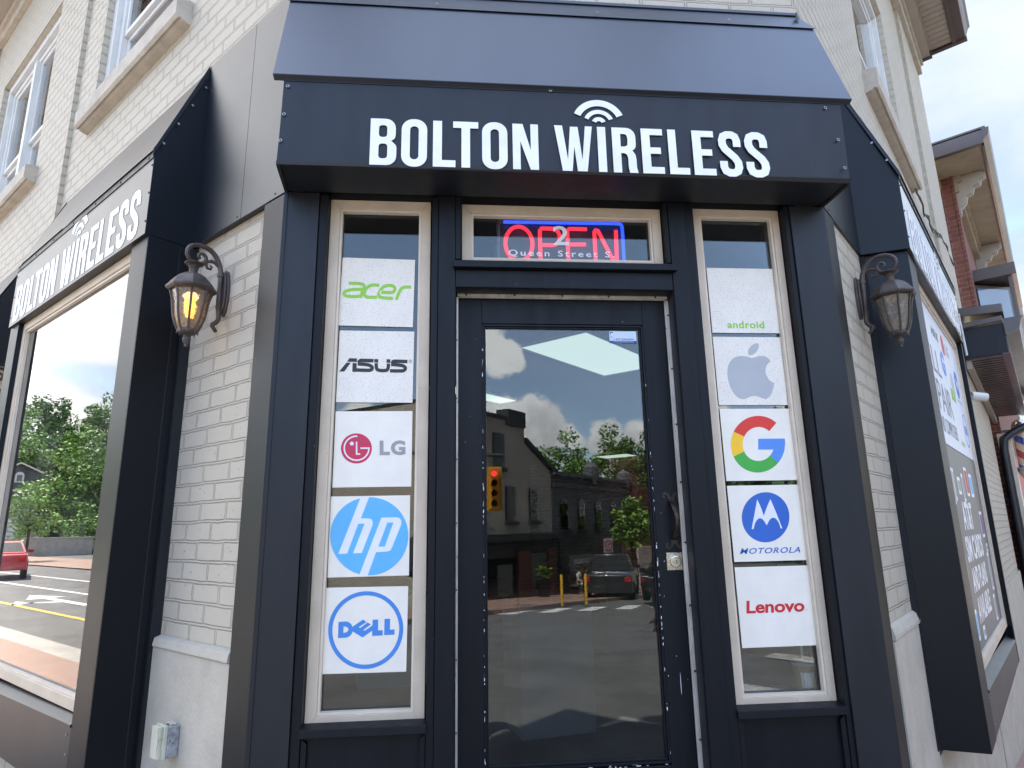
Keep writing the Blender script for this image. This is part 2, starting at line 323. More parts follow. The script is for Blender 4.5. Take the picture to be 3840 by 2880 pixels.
def part(name, mb, mats, parent=None, mtx=None, smooth=None, bevel=0., label=None):
    me = bpy.data.meshes.new(name); me.from_pydata([tuple(v) for v in mb.v], [], mb.f)
    for m in (mats if isinstance(mats, (list, tuple)) else [mats]): me.materials.append(M[m] if isinstance(m, str) else m)
    for p, mi in zip(me.polygons, mb.m): p.material_index = mi
    me.update()
    bm = bmesh.new(); bm.from_mesh(me); bmesh.ops.recalc_face_normals(bm, faces=bm.faces)
    uvl = bm.loops.layers.uv.new('UVMap')
    for f in bm.faces:
        n = f.normal; a = [abs(n.x), abs(n.y), abs(n.z)]
        for l in f.loops:
            c = l.vert.co
            l[uvl].uv = (c.x, c.z) if a[1] >= max(a[0], a[2]) else ((c.y + .11, c.z) if a[0] >= a[2] else (c.x, c.y))
    if smooth is not None:
        for f in bm.faces: f.smooth = True
        for e in bm.edges:
            if len(e.link_faces) != 2 or e.calc_face_angle(9) > R(smooth): e.smooth = False
    bm.to_mesh(me); bm.free()
    o = bpy.data.objects.new(name, me)
    if bevel:
        bv = o.modifiers.new('bevel', 'BEVEL'); bv.width = bevel; bv.segments = 2; bv.limit_method = 'ANGLE'; bv.angle_limit = R(40)
    if label: o['label'] = label
    return link(o, parent, mtx)
def tag(o, label, cat, group=None, kind=None):
    o['label'] = label; o['category'] = cat
    if group: o['group'] = group
    if kind: o['kind'] = kind
    return o
def thing(name, label, cat, loc=(0, 0, 0), rz=0., group=None, mtx=None):
    o = bpy.data.objects.new(name, None); o.empty_display_size = .1; COL.objects.link(o)
    if mtx is not None: o.matrix_world = mtx
    else: o.location = loc; o.rotation_euler = (0, 0, rz)
    return tag(o, label, cat, group)
def struct(name, mb, mats, **k):
    o = part(name, mb, mats, **k); o['kind'] = 'structure'; return o
def copytree(o, parent=None, loc=None, rz=None, label=None):
    c = o.copy(); COL.objects.link(c)
    if parent: c.parent = parent
    if loc is not None: c.location = loc
    if rz is not None: c.rotation_euler = (0, 0, rz)
    if label: c['label'] = label
    for ch in o.children: copytree(ch, c)
    return c
_tc = {}
def textloops(txt, weight=0.0, shear=0., space=1.):
    cu = bpy.data.curves.new('t', 'FONT'); cu.body = txt; cu.offset = weight; cu.shear = shear; cu.space_character = space; cu.resolution_u = 3
    o = bpy.data.objects.new('t', cu); COL.objects.link(o)
    dg = bpy.context.evaluated_depsgraph_get(); me = bpy.data.meshes.new_from_object(o.evaluated_get(dg))
    vs = [(v.co.x, v.co.y) for v in me.vertices]; fs = [tuple(p.vertices) for p in me.polygons]
    bpy.data.objects.remove(o); bpy.data.curves.remove(cu); bpy.data.meshes.remove(me)
    return vs, fs
def text(mb, txt, x0, x1, z0, z1, y, mi=0, weight=0., shear=0., space=1., t=.0009, fn=None):
    vs, fs = textloops(txt, weight, shear, space)
    ax, bx = min(v[0] for v in vs), max(v[0] for v in vs); ay, by = min(v[1] for v in vs), max(v[1] for v in vs)
    q = [(x0 + (v[0] - ax) / (bx - ax) * (x1 - x0), z0 + (v[1] - ay) / (by - ay) * (z1 - z0)) for v in vs]
    if fn: q = [fn(*p) for p in q]
    mb.add([(p[0], y - t, p[1]) for p in q], fs, mi)
# wall frames: local x along the wall (left to right as seen from the street), local y into the building
def frame(org, ang):
    X = Vector((math.cos(ang), math.sin(ang), 0)); Y = Vector((-X.y, X.x, 0))
    m = Matrix((X, Y, Vector((0, 0, 1)))).transposed().to_4x4(); m.translation = Vector(org); return m
FL = frame((-.887, 0, 0), R(136.6 - 180))      # left street wall, x = -distance from the corner post
FR = frame((1.335, 0, 0), R(44.5))             # right street wall
ID = Matrix.Identity(4)
# ------------------------------------------------------------------ ground
def rfall(x, y):     # the right street runs downhill away from the corner
    q = (x - 1.335) * .7133 + y * .7009
    return -.12 * max(0, min(q, 14) - 1.2) * max(0, min(1, (x - .5) / 1.5))
def gz(x, y): return -.15 - .072 * max(0, min(-y, 60) - 6) + rfall(x, y)
g = MB(); xs = [-400, -120, -40, -20, -10, -5, -2] + [k * 1.25 for k in range(25)] + [40, 60, 120, 400]; ys = [-400, -120, -60, -40, -30, -24, -20, -16, -12, -9, -6] + [-4.5 + k * 1.5 for k in range(22)] + [40, 60, 400]
for i in range(len(xs) - 1):
    for j in range(len(ys) - 1):
        q = [(xs[i], ys[j]), (xs[i + 1], ys[j]), (xs[i + 1], ys[j + 1]), (xs[i], ys[j + 1])]
        g.quad(*[(a, b, (gz(a, b) if b > -60 else gz(a, -60)) - .004) for a, b in q])
struct('road', g, 'asphalt')
def ribbon(mb, pts, w, z, mi=0, t=None):      # flat strip following the ground
    loops = stroke(pts, w)[0]; n = len(pts); L, Q = loops[:n], loops[n:][::-1]
    for i in range(n - 1): mb.quad(*[(a, b, gz(a, b) + z) for a, b in (L[i], L[i + 1], Q[i + 1], Q[i])])
# pavement round the corner with a concrete kerb; its edge follows both street walls
def wl(m, x, o, z=0): return m @ Vector((x, -o, z))
kL = [wl(FL, x, 2.45) for x in (-60, -30, -12, -6)] + [wl(FL, -3.5, 2.2), wl(FL, -1.5, 1.6), wl(FL, 0, 1.26)]; kR = [wl(FR, x, 2.4) for x in (1.2, 3, 6, 10, 15.2, 30, 60)]
kc = [wl(FL, .9, 1.22), Vector((1.1, -2.75, 0)), Vector((2.4, -2.1, 0))]
edge = kL[:-1] + [kL[-1]] + kc + kR
inner = [wl(FL, x, -.3) for x in (-60, -30, -12, -6, -3.5, -1.5)] + [Vector((-1.0, .3, 0)), Vector((-.6, .3, 0)), Vector((0, .3, 0)), Vector((1.3, .3, 0))] + [wl(FR, x, -.3) for x in (1.2, 3, 6, 10, 15.2, 30, 60)]
sw = MB(); kb = MB(); cp = MB()
for i in range(len(edge) - 1):
    a, b, c, d = edge[i], edge[i + 1], inner[i + 1], inner[i]
    def cl(p, q, t): return p.lerp(q, t)
    nk = 4 <= i <= 8
    if nk: cp.quad(*[(v.x, v.y, rfall(v.x, v.y)) for v in (a, b, c, d)]); continue
    sw.quad(*[(v.x, v.y, rfall(v.x, v.y)) for v in (cl(a, d, .13), cl(b, c, .13), c, d)])
    kb.slab([(v.x, v.y, -.16 + rfall(v.x, v.y)) for v in (a, b, cl(b, c, .129), cl(a, d, .129))], (0, 0, .157))
struct('corner_paving', cp, 'asphalt'); struct('pavement', sw, 'paver'); struct('kerb', kb, 'concrete')
rl = MB(); yl = MB()
for off, m_, L in ((6.0, 0, rl), (4.0, 0, yl), (7.8, 0, rl)):
    for k in range(14):
        a, b = wl(FL, -4 - k * 6, off), wl(FL, -10 - k * 6, off)
        ribbon(L, [(a.x, a.y), (b.x, b.y)], .14 if L is rl else .12, .003)
ar = wl(FL, -18.5, 5.0)
A2 = FL.to_3x3()
for pl in ([(-3, -.1), (0, -.1), (0, .1), (-3, .1)], [(0, -.45), (1.4, 0), (0, .45)], [(-1.6, .1), (-1.3, .1), (-.7, .8), (-1.0, .8)], [(-.3, .75), (-1.3, 1.1), (-1.1, .5)]):
    vs = [ar + A2 @ Vector((-p[0], p[1], 0)) for p in pl]; rl.add([(v.x, v.y, -.147) for v in vs], [tuple(range(len(pl)))])
fp = MB()
for k in range(12):
    a, b = wl(FL, -18 - k * 6, 12.6), wl(FL, -24 - k * 6, 12.6); ribbon(fp, [(a.x, a.y), (b.x, b.y)], 4.2, .05)
struct('far_pavement', fp, 'paver')
# zebra crossing on the far arm and the tiled crossing beside the kerb
for k in range(18):
    x = -7 + k * 1.15; ribbon(rl, [(x, -13.6 - k * .25), (x + .9, -15.6 - k * .25)], .5, .004)
struct('lane_marking', rl, 'line'); struct('centre_line', yl, 'yline')
bc = MB(); bw = MB()
def cwp(x, o): p = wl(FL, x, o); return (p.x, p.y)
ribbon(bc, [cwp(.2, -.2), cwp(12, -.2)], 2.6, .004); struct('crosswalk_paving', bc, 'redband')
for o, w in ((1.2, .2), (-1.6, .2)): ribbon(bw, [cwp(.2, o), cwp(12, o)], w, .006)
for x in (1.9, 3.7, 5.5, 7.3, 9.1): ribbon(bw, [cwp(x, 1.0), cwp(x, .25)], .35, .007)
struct('crosswalk_border', bw, mat('pale_paving_border', (.42, .41, .38), .8, var=.2, vscale=3, specks=(30, .6, (.15, .14, .13))))
FF = frame((4.18, -27.2, 0), math.atan2(-.785, .62))     # shop fronts across the crossing, local x to the right as reflected
fs_ = MB()
def ff(x, o, z=None):
    p = FF @ Vector((x, o, 0)); return (p.x, p.y, gz(p.x, p.y) + (.12 if z is None else z))
for a, b in [(-30 + 5 * i, -25 + 5 * i) for i in range(14)]:
    fs_.quad(ff(a, .3), ff(b, .3), ff(b, 4.6), ff(a, 4.6)); fs_.quad(ff(a, 4.6), ff(b, 4.6), ff(b, 4.6, -.1), ff(a, 4.6, -.1))
struct('far_pavement', fs_, 'paver')

# ------------------------------------------------------------------ the corner building
B = thing('corner_building', 'cream painted brick corner shop building with navy trimmed chamfered entrance', 'building')
def wallpiece(name, rects, m, mats='brick', y0=.03, th=.22):
    mb = MB()
    for x0, x1, z0, z1, *e in rects: mb.box(x0, x1, y0 - (e[0] if e else 0), y0 + th, z0, z1)
    return part(name, mb, mats, B, m)
# left wall (local x negative), window openings left out
wallpiece('brick_wall', [(-.78, -.10, -.2, 3.9), (-2.80, -.78, -.2, .80), (-2.80, -.78, 2.80, 3.9), (-3.07, -2.80, -.2, 3.9), (-3.07, -.034, 3.9, 4.30), (-1.25, -.034, 4.30, 7.2), (-3.07, -2.673, 4.30, 7.2),
    (-2.673, -1.25, 6.05, 7.2), (-3.83, -3.07, -.2, 7.2, .03), (-5.62, -3.83, -.2, 4.30, .03), (-5.62, -3.83, 6.09, 7.2, .03), (-6.15, -5.62, -.2, 7.2, .03), (-14, -6.15, -.2, 7.2, .06)], FL)
wallpiece('brick_wall', [(.052, .72, -.2, 3.9), (.72, 2.95, -.2, .76), (.72, 2.95, 2.80, 3.9), (2.95, 6.55, -2.2, 3.9), (6.55, 8.5, -2.2, 3.3), (.052, 6.55, 3.9, 4.42), (.052, 1.81, 4.42, 7.9), (3.57, 5.0, 4.42, 7.9),
    (1.81, 3.57, 6.3, 7.9), (5.0, 6.55, 3.9, 7.9, .035)], FR, y0=.012)
wallpiece('brick_wall', [(-.889, 1.362, 2.9, 8.4)], ID, y0=.045)
# painted render base with its sloped ledge
def base(m, x0, x1):
    mb = MB(); mb.box(x0, x1, .004, .028, -.2, 1.05)
    part('stucco_base', mb, 'stucco', B, m)
    mb = MB(); mb.prism([(.028, 1.094), (.002, 1.085), (-.003, 1.060), (-.003, 1.053), (.028, 1.0505)], 'x', x0 + .012, x1 - .012)
    part('ledge', mb, 'white' if 0 else 'stucco', B, m, bevel=.002)
base(FL, -.765, -.145)
mb = MB(); mb.box(.135, .6999, -.006, .010, -.4, 1.05); mb.box(.70, 3.05, -.006, .010, -1.5, .515); mb.box(3.05, 8.5, -.012, .010, -2.2, .80); part('stucco_base', mb, 'stucco', B, FR)
mb = MB(); mb.prism([(.010, 1.108), (-.004, 1.098), (-.012, 1.070), (-.012, 1.056), (.010, 1.0505)], 'x', .137, .69); part('ledge', mb, 'stucco', B, FR)
# corner cladding: front pilasters, side returns
mb = MB()
mb.box(-.887, -.752, 0, .12, -.2, 2.797); mb.box(-.887, -.872, -.003, 0, -.2, 2.797)
part('corner_pilaster', mb, 'navysoft', B, bevel=.003)
mb = MB(); mb.box(1.181, 1.335, 0, .12, -.2, 2.797); part('corner_pilaster', mb, 'navysoft', B, bevel=.003)
mb = MB(); mb.box(-.145, -.001, 0, .03, -.2, 2.790); part('side_return', mb, 'navycasing', B, FL, bevel=.002)
mb = MB(); mb.box(.001, .142, 0, .012, -.2, 2.790); part('side_return', mb, 'navycasing', B, FR, bevel=.002)
# posts, boards and lintel round the door and sidelights (front plane y=0)
mb = MB()
mb.box(-.751, -.719, .008, .12, -.2, 2.797)                       # stop beside left sidelight
mb.box(1.160, 1.180, .008, .12, -.2, 2.797)
mb.box(-.3115, -.285, .008, .12, -.2, 2.797)
mb.box(-.2845, -.2185, 0, .12, -.2, 2.797)
mb.box(.7275, .765, .008, .12, -.2, 2.797); mb.box(.6545, .727, 0, .12, -.2, 2.797)
mb.box(-.218, -.1965, .004, .12, 2.53, 2.797); mb.box(.642, .654, .004, .12, 2.53, 2.797)
mb.box(-.218, .654, .004, .12, 2.413, 2.4865)                      # lintel
part('door_surround', mb, 'navywood', B, bevel=.0025)
mb = MB()
mb.prism([(.10, 2.537), (-.020, 2.516), (-.022, 2.4875), (.10, 2.4875)], 'x', -.226, .668); part('transom_sill', mb, 'navywood', B, bevel=.002)
for x0, x1 in ((-.7185, -.312), (.7655, 1.1595)):
    mb = MB(); mb.prism([(.10, .874), (-.006, .862), (-.008, .836), (.10, .834)], 'x', x0 - .004, x1 + .004); part('sidelight_sill', mb, 'navywood', B, bevel=.002)
    mb = MB(); mb.box(x0, x1, .028, .12, -.2, .8335)
    mb.prism([(x0 + .001, -.19), (x0 + .02, -.19), (x0 + .02, .815), (x0 + .001, .833)], 'y', .012, .028); mb.prism([(x1 - .001, -.19), (x1 - .02, -.19), (x1 - .02, .815), (x1 - .001, .833)], 'y', .012, .028)
    part('kick_panel', mb, 'navywood', B, bevel=.002)
    mb = MB(); mb.box(x0, x1, .06, .12, 2.806, 2.9); part('head_filler', mb, 'seal', B)
# vinyl window frames: mitred bars with an inner bead and glass
def bars(mb, x0, x1, z0, z1, w, y0, y1, mi=0, wb=None):
    wb = wb or w
    for p in ([(x0, z0), (x1, z0), (x1 - w, z0 + wb), (x0 + w, z0 + wb)], [(x1, z0 + .0004), (x1, z1 - .0004), (x1 - w, z1 - w - .0004), (x1 - w, z0 + wb + .0004)],
              [(x1, z1), (x0, z1), (x0 + w, z1 - w), (x1 - w, z1 - w)], [(x0, z1 - .0004), (x0, z0 + .0004), (x0 + w, z0 + wb + .0004), (x0 + w, z1 - w - .0004)]):
        mb.prism(p, 'y', y0, y1, mi)
def framed(name, x0, x1, z0, z1, w, wb, label=None):
    mb = MB(); bars(mb, x0, x1, z0, z1, w, .05, .092, 0, wb); f = part(name, mb, 'cream', B, bevel=.0015, label=label)
    mb = MB(); bars(mb, x0 + w + .0005, x1 - w - .0005, z0 + wb + .0005, z1 - w - .0005, .0085, .056, .078); part('bead', mb, 'creamlite', f)
    mb = MB(); mb.box(x0 + w, x1 - w, .079, .083, z0 + wb, z1 - w); part('pane', mb, 'glass', f)
    mb = MB(); bars(mb, x0 + w - .004, x1 - w + .004, z0 + wb - .004, z1 - w + .004, .008, .0835, .090); part('inner_bead', mb, 'cream', f)
    return f
fl = framed('sidelight_window', -.7175, -.318, .8445, 2.797, .0385, .044)
for x in (-.56, -.45): mb = MB(); mb.box(x - .018, x + .018, .0485, .051, .8455, .853); part('weep_cover', mb, 'cream', fl, bevel=.001)
fr_ = framed('sidelight_window', .778, 1.157, .8445, 2.800, .0300, .044)
for x in (.93, 1.02): mb = MB(); mb.box(x - .018, x + .018, .0485, .051, .8455, .853); part('weep_cover', mb, 'cream', fr_, bevel=.001)
tr_ = framed('transom_window', -.1925, .638, 2.538, 2.7915, .038, .0145)
mb = MB()
text(mb, '2', .185, .252, 2.633, 2.720, .0788, weight=.014); text(mb, 'Queen Street S.', -.002, .441, 2.577, 2.609, .0788, weight=.018, space=1.35)
part('address_lettering', mb, 'lettering', tr_)
# door opening: jambs, aluminium strips
mb = MB(); mb.box(-.235, -.2165, .0125, .16, -.15, 2.42); mb.box(.653, .67, .0125, .16, -.15, 2.42); mb.box(-.2165, .653, .0125, .16, 2.4125, 2.43); mb.box(-.2165, .653, .0, .2, -.2, .02)
part('door_jamb', mb, 'navysoft', B)
mb = MB(); mb.box(-.214, -.206, .078, .09, .02, 2.400); mb.box(.643, .6525, .072, .088, .02, 2.394); mb.box(.6385, .643, .078, .088, .02, 2.394)
mb.box(-.210, .651, .074, .09, 2.4015, 2.4125); mb.box(-.206, .648, .082, .09, 2.3985, 2.4013)
part('weather_strip', mb, 'strip', B, bevel=.001)
mb = MB()
for x in (-.175, .02, .215, .405, .60): mb.disc(x, 2.4075, .0738, .0042, .002)
for k in range(9): mb.disc(-.2105, 2.22 - k * .235, .0778, .003, .002); mb.disc(.6475, 2.33 - k * .225, .0718, .004, .002)
part('strip_screw', mb, 'darkscrew', B)
# the door leaf
mb = MB(); dx0, dx1, dz0, dz1 = -.212, .650, .03, 2.399
gx0, gx1, gz0, gz1 = -.098, .532, .690, 2.279
mb.box(dx0, gx0 - .014, .095, .14, dz0, dz1); mb.box(gx1 + .014, dx1, .095, .14, dz0, dz1)
mb.box(gx0 - .0145, gx1 + .0145, .0955, .14, gz1 + .016, dz1); mb.box(gx0 - .0145, gx1 + .0145, .0955, .14, dz0, gz0 - .020)
door = part('shop_door', mb, 'navywood', B, bevel=.002, label='narrow navy glazed shop door with scuffed stiles')
mb = MB(); bars(mb, gx0 - .014, gx1 + .014, gz0 - .014, gz1 + .014, .008, .0975, .13); bars(mb, gx0 - .0055, gx1 + .0055, gz0 - .0055, gz1 + .0055, .0065, .104, .13)
part('glazing_moulding', mb, 'navywood', door, bevel=.001)
mb = MB(); rr = random.Random(5)
def chip(x, z, w, h, y=.0948):
    p = [(x + w * math.cos(a) * rr.uniform(.5, 1), z + h * math.sin(a) * rr.uniform(.5, 1)) for a in [i * PI / 4 for i in range(8)]]
    mb.prism(p, 'y', y - .0004, y)
for k in range(46): chip(gx0 - .0135 + rr.uniform(-.002, .002), rr.uniform(.70, 1.75) if k % 4 else rr.uniform(1.75, 2.2), rr.uniform(.0006, .0024), rr.uniform(.003, .013), .0972)
for k in range(60): chip(gx1 + .0135 + rr.uniform(-.002, .004), rr.uniform(.70, 2.1), rr.uniform(.0006, .0024), rr.uniform(.002, .012), .0972)
for k in range(30): chip(rr.uniform(gx0, gx1), gz0 - .017 + rr.uniform(-.004, .004), rr.uniform(.002, .012), rr.uniform(.0006, .002), .0970)
for k in range(7): chip(rr.uniform(.545, .63), rr.uniform(.8, 1.8), rr.uniform(.001, .002), rr.uniform(.001, .003))
chip(.600, .93, .0015, .05)
part('paint_chip', mb, 'lettering', door)
mb = MB(); mb.box(gx0 - .002, gx1 + .002, .112, .116, gz0 - .002, gz1 + .002); part('pane', mb, 'glassdoor', door)
mb = MB()       # square deadlock
mb.box(.578, .638, .0915, .0952, 1.329, 1.393); part('deadlock', mb, 'nickel', door, bevel=.0012)
mb = MB(); mb.lathe([(.0225, 0), (.0225, .006), (.0205, .009), (.0165, .0095), (.0165, .0075), (.0085, .0075), (.0085, .0105), (.0001, .0105)], 28)
mb.v = [(x + .611, .0914 - z, y + 1.362) for x, y, z in mb.v]; part('lock_cylinder', mb, 'nickel', door, smooth=35)
mb = MB(); mb.box(.6105, .6122, .0801, .0808, 1.3555, 1.3665); mb.disc(.6113, 1.364, .0808, .0022, .0006); part('keyhole', mb, 'darkscrew', door)
# forged pull handle with forked ends
mb = MB(); hx = .612
pts = []
for i in range(19):
    t = i / 18; z = 1.585 - t * .145; y = .090 - math.sin(t * PI) ** .7 * .045; pts.append((hx + math.sin(t * PI) * .004, y, z))
vs = []
for i, (x, y, z) in enumerate(pts):
    w = .0105 + .002 * math.cos(i / 18 * 2 * PI); vs += [(x - w, y - .001, z), (x, y - .005, z), (x + w, y - .001, z), (x, y + .003, z)]
mb.add(vs, [(i * 4 + k, i * 4 + (k + 1) % 4, i * 4 + 4 + (k + 1) % 4, i * 4 + 4 + k) for i in range(18) for k in range(4)] + [(0, 1, 2, 3), (72, 75, 74, 73)])
for s, zc in ((1, 1.588), (-1, 1.437)):
    mb.shape([[(hx - .012, zc - s * .006), (hx + .012, zc - s * .006), (hx + .014, zc + s * .012), (hx - .014, zc + s * .012)][::s]], .095, .005)
    for q in (-1, 1):
        st = [(hx + q * .004, zc + s * .004), (hx + q * .012, zc + s * .020), (hx + q * .022, zc + s * .027), (hx + q * .031, zc + s * .024), (hx + q * .033, zc + s * .015), (hx + q * .027, zc + s * .012)]
        mb.shape(stroke(st, .010, True), .095, .0042)
        mb.disc(hx + q * .006, zc + s * (.002 + .009 * q), .0902, .0022, .0015)
part('pull_handle', mb, 'iron', door, smooth=50)
mb = MB()       # security sticker on the pane
mb.box(.409, .521, .1105, .1118, 2.2215, 2.2725); a = MB()
mb.box(.409, .521, .1098, .1104, 2.2215, 2.2315, 1)
text(mb, '1.877.944.0544', .428, .509, 2.2345, 2.2415, .1104, 1, weight=.012); text(mb, 'www.newagesecurity.ca', .427, .508, 2.2240, 2.2295, .1097, 0, weight=.008)
text(mb, 'NAS', .4115, .423, 2.2455, 2.2505, .1104, 1); mb.shape([[(.412, 2.269), (.427, 2.269), (.424, 2.266), (.416, 2.265), (.413, 2.256)]], .1104, .0004, 1)
part('security_sticker', mb, [mat('pale_sticker', srgb(196, 214, 232), .4), mat('sticker_blue', srgb(38, 62, 140), .4)], door)

# ---------------- upper storey windows (white double-hung), sills, eaves
def upper_window(m, x0, x1, z0, z1, yb, nsash=2, near='r'):
    y = yb + .042
    mb = MB(); bars(mb, x0, x1, z0, z1, .075, y, y + .13); f = part('upper_window', mb, 'white', B, m, bevel=.002)
    mb = MB(); bars(mb, x0 + .0755, x1 - .0755, z0 + .0755, z1 - .0755, .055, y + .035, y + .12); part('casing', mb, 'white', f, bevel=.002)
    ix0, ix1, iz0, iz1 = x0 + .13, x1 - .13, z0 + .13, z1 - .13; w = (ix1 - ix0) / nsash
    for k in range(nsash):
        a, b = ix0 + k * w, ix0 + (k + 1) * w; zm = z0 + (z1 - z0) * .42
        if k: mb = MB(); mb.box(a - .04, a + .04, y + .01, y + .11, iz0, iz1); part('mullion', mb, 'white', f)
        mb = MB(); bars(mb, a + (.0405 if k else .0005), b - (.0405 if k < nsash - 1 else .0005), iz0 + .0005, zm, .038, y + .075, y + .105); bars(mb, a + (.0405 if k else .0005), b - (.0405 if k < nsash - 1 else .0005), zm + .0005, iz1 - .0005, .038, y + .05, y + .080)
        part('sash', mb, 'white', f, bevel=.0015)
        mb = MB(); mb.box(a + .04, b - .04, y + .088, y + .091, iz0 + .03, zm - .03); mb.box(a + .04, b - .04, y + .064, y + .067, zm + .03, iz1 - .03); part('pane', mb, 'glassup', f)
    mb = MB()
    for k in range(int((ix1 - ix0) / .045)):
        x = ix0 + .02 + k * .045; mb.box(x, x + .03, y + .16 + .012 * (k % 2), y + .165 + .012 * (k % 2), z0 + .1, z1 - .1)
    part('curtain', mb, 'whitebox', f)
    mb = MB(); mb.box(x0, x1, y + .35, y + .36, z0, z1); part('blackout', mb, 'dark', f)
upper_window(FL, -2.673, -1.25, 4.32, 6.05, .03, 1); upper_window(FL, -5.62, -3.83, 4.32, 6.09, .0, 2)
upper_window(FR, 1.81, 3.57, 4.46, 6.3, .012, 1)
def sill(m, x0, x1, z0, z1, yb):
    mb = MB(); mb.prism([(yb + .15, z1 + .03), (yb, z1 + .02), (yb - .085, z1), (yb - .085, z0 + .018), (yb - .07, z0), (yb - .055, z0 + .012), (yb - .04, z0), (yb, z0 - .006), (yb + .15, z0)], 'x', x0, x1)
    part('window_sill', mb, 'stone', B, m, bevel=.003)
sill(FL, -2.72, -1.15, 4.27, 4.40, .03); sill(FL, -5.70, -3.74, 4.27, 4.40, .0); sill(FR, 1.80, 3.63, 4.40, 4.56, .012)
def eave(m, x0, x1, zf, zs, y0, out, flip, sgn):
    mb = MB(); mb.box(x0, x1, y0 - .05, y0 + .1, zf, zf + .12); mb.box(x0, x1, y0 - .08, y0 + .1, zf + .1205, zs); part('frieze', mb, 'stone', B, m, bevel=.004)
    mb = MB(); mb.box(x0, x1, y0 - .17, y0 - .081, zs - .10, zs + .05); mb.box(x0, x1, y0 - .19, y0 - .171, zs - .02, zs + .05)
    part('soffit_board', mb, 'soffit', B, m)
    mb = MB(); n = int((x1 - x0) / .105)
    mb.box(x0, x1, y0 - out, y0 - .191, zs + .022, zs + .05)
    for k in range(n): a = x0 + k * .105; mb.box(a + .006, a + .100, y0 - out, y0 - .191, zs + .004, zs + .0215)
    part('soffit', mb, 'soffit', B, m)
    mb = MB(); mb.box(x0 - .0, x1, y0 - out - .05, y0 - out - .001, zs - .015, zs + .05)
    mb.prism([(y0 - out - .051, zs + .00), (y0 - out - .051, zs + .16), (y0 - out - .21, zs + .16), (y0 - out - .21, zs + .13), (y0 - out - .185, zs + .10), (y0 - out - .165, zs + .045), (y0 - out - .145, zs)], 'x', x0, x1)
    mb.box(x0, x1, y0 - out - .19, y0 + .3, zs + .161, zs + .19)
    part('gutter', mb, 'brownmetal', B, m, bevel=.003)
eave(FL, -14, .25, 6.84, 7.12, .0, .55, 0, 0); eave(FR, -.25, 6.5, 7.35, 7.62, -.02, .42, 0, 0)
mb = MB(); mb.box(6.5, 6.56, -.60, .1, 7.60, 7.82); mb.box(6.42, 6.47, -.21, -.10, 7.50, 7.62); part('eave_end', mb, 'brownmetal', B, FR)
mb = MB(); mb.add([tuple(FL @ Vector((-14, .1, 7.3))), tuple(FL @ Vector((.3, .1, 7.3))), tuple(FR @ Vector((-.3, .1, 7.8))), tuple(FR @ Vector((6.5, .1, 7.8))), tuple(FR @ Vector((6.5, 9, 9))), tuple(FL @ Vector((-14, 9, 9)))], [(0, 1, 2, 5), (2, 3, 4, 5)])
part('roof', mb, 'darkwall', B)
# end walls so that the sun cannot reach the rooms
mb = MB(); mb.box(6.50, 6.56, .24, 9, 3.0, 7.9); part('party_wall', mb, 'brick', B, FR)
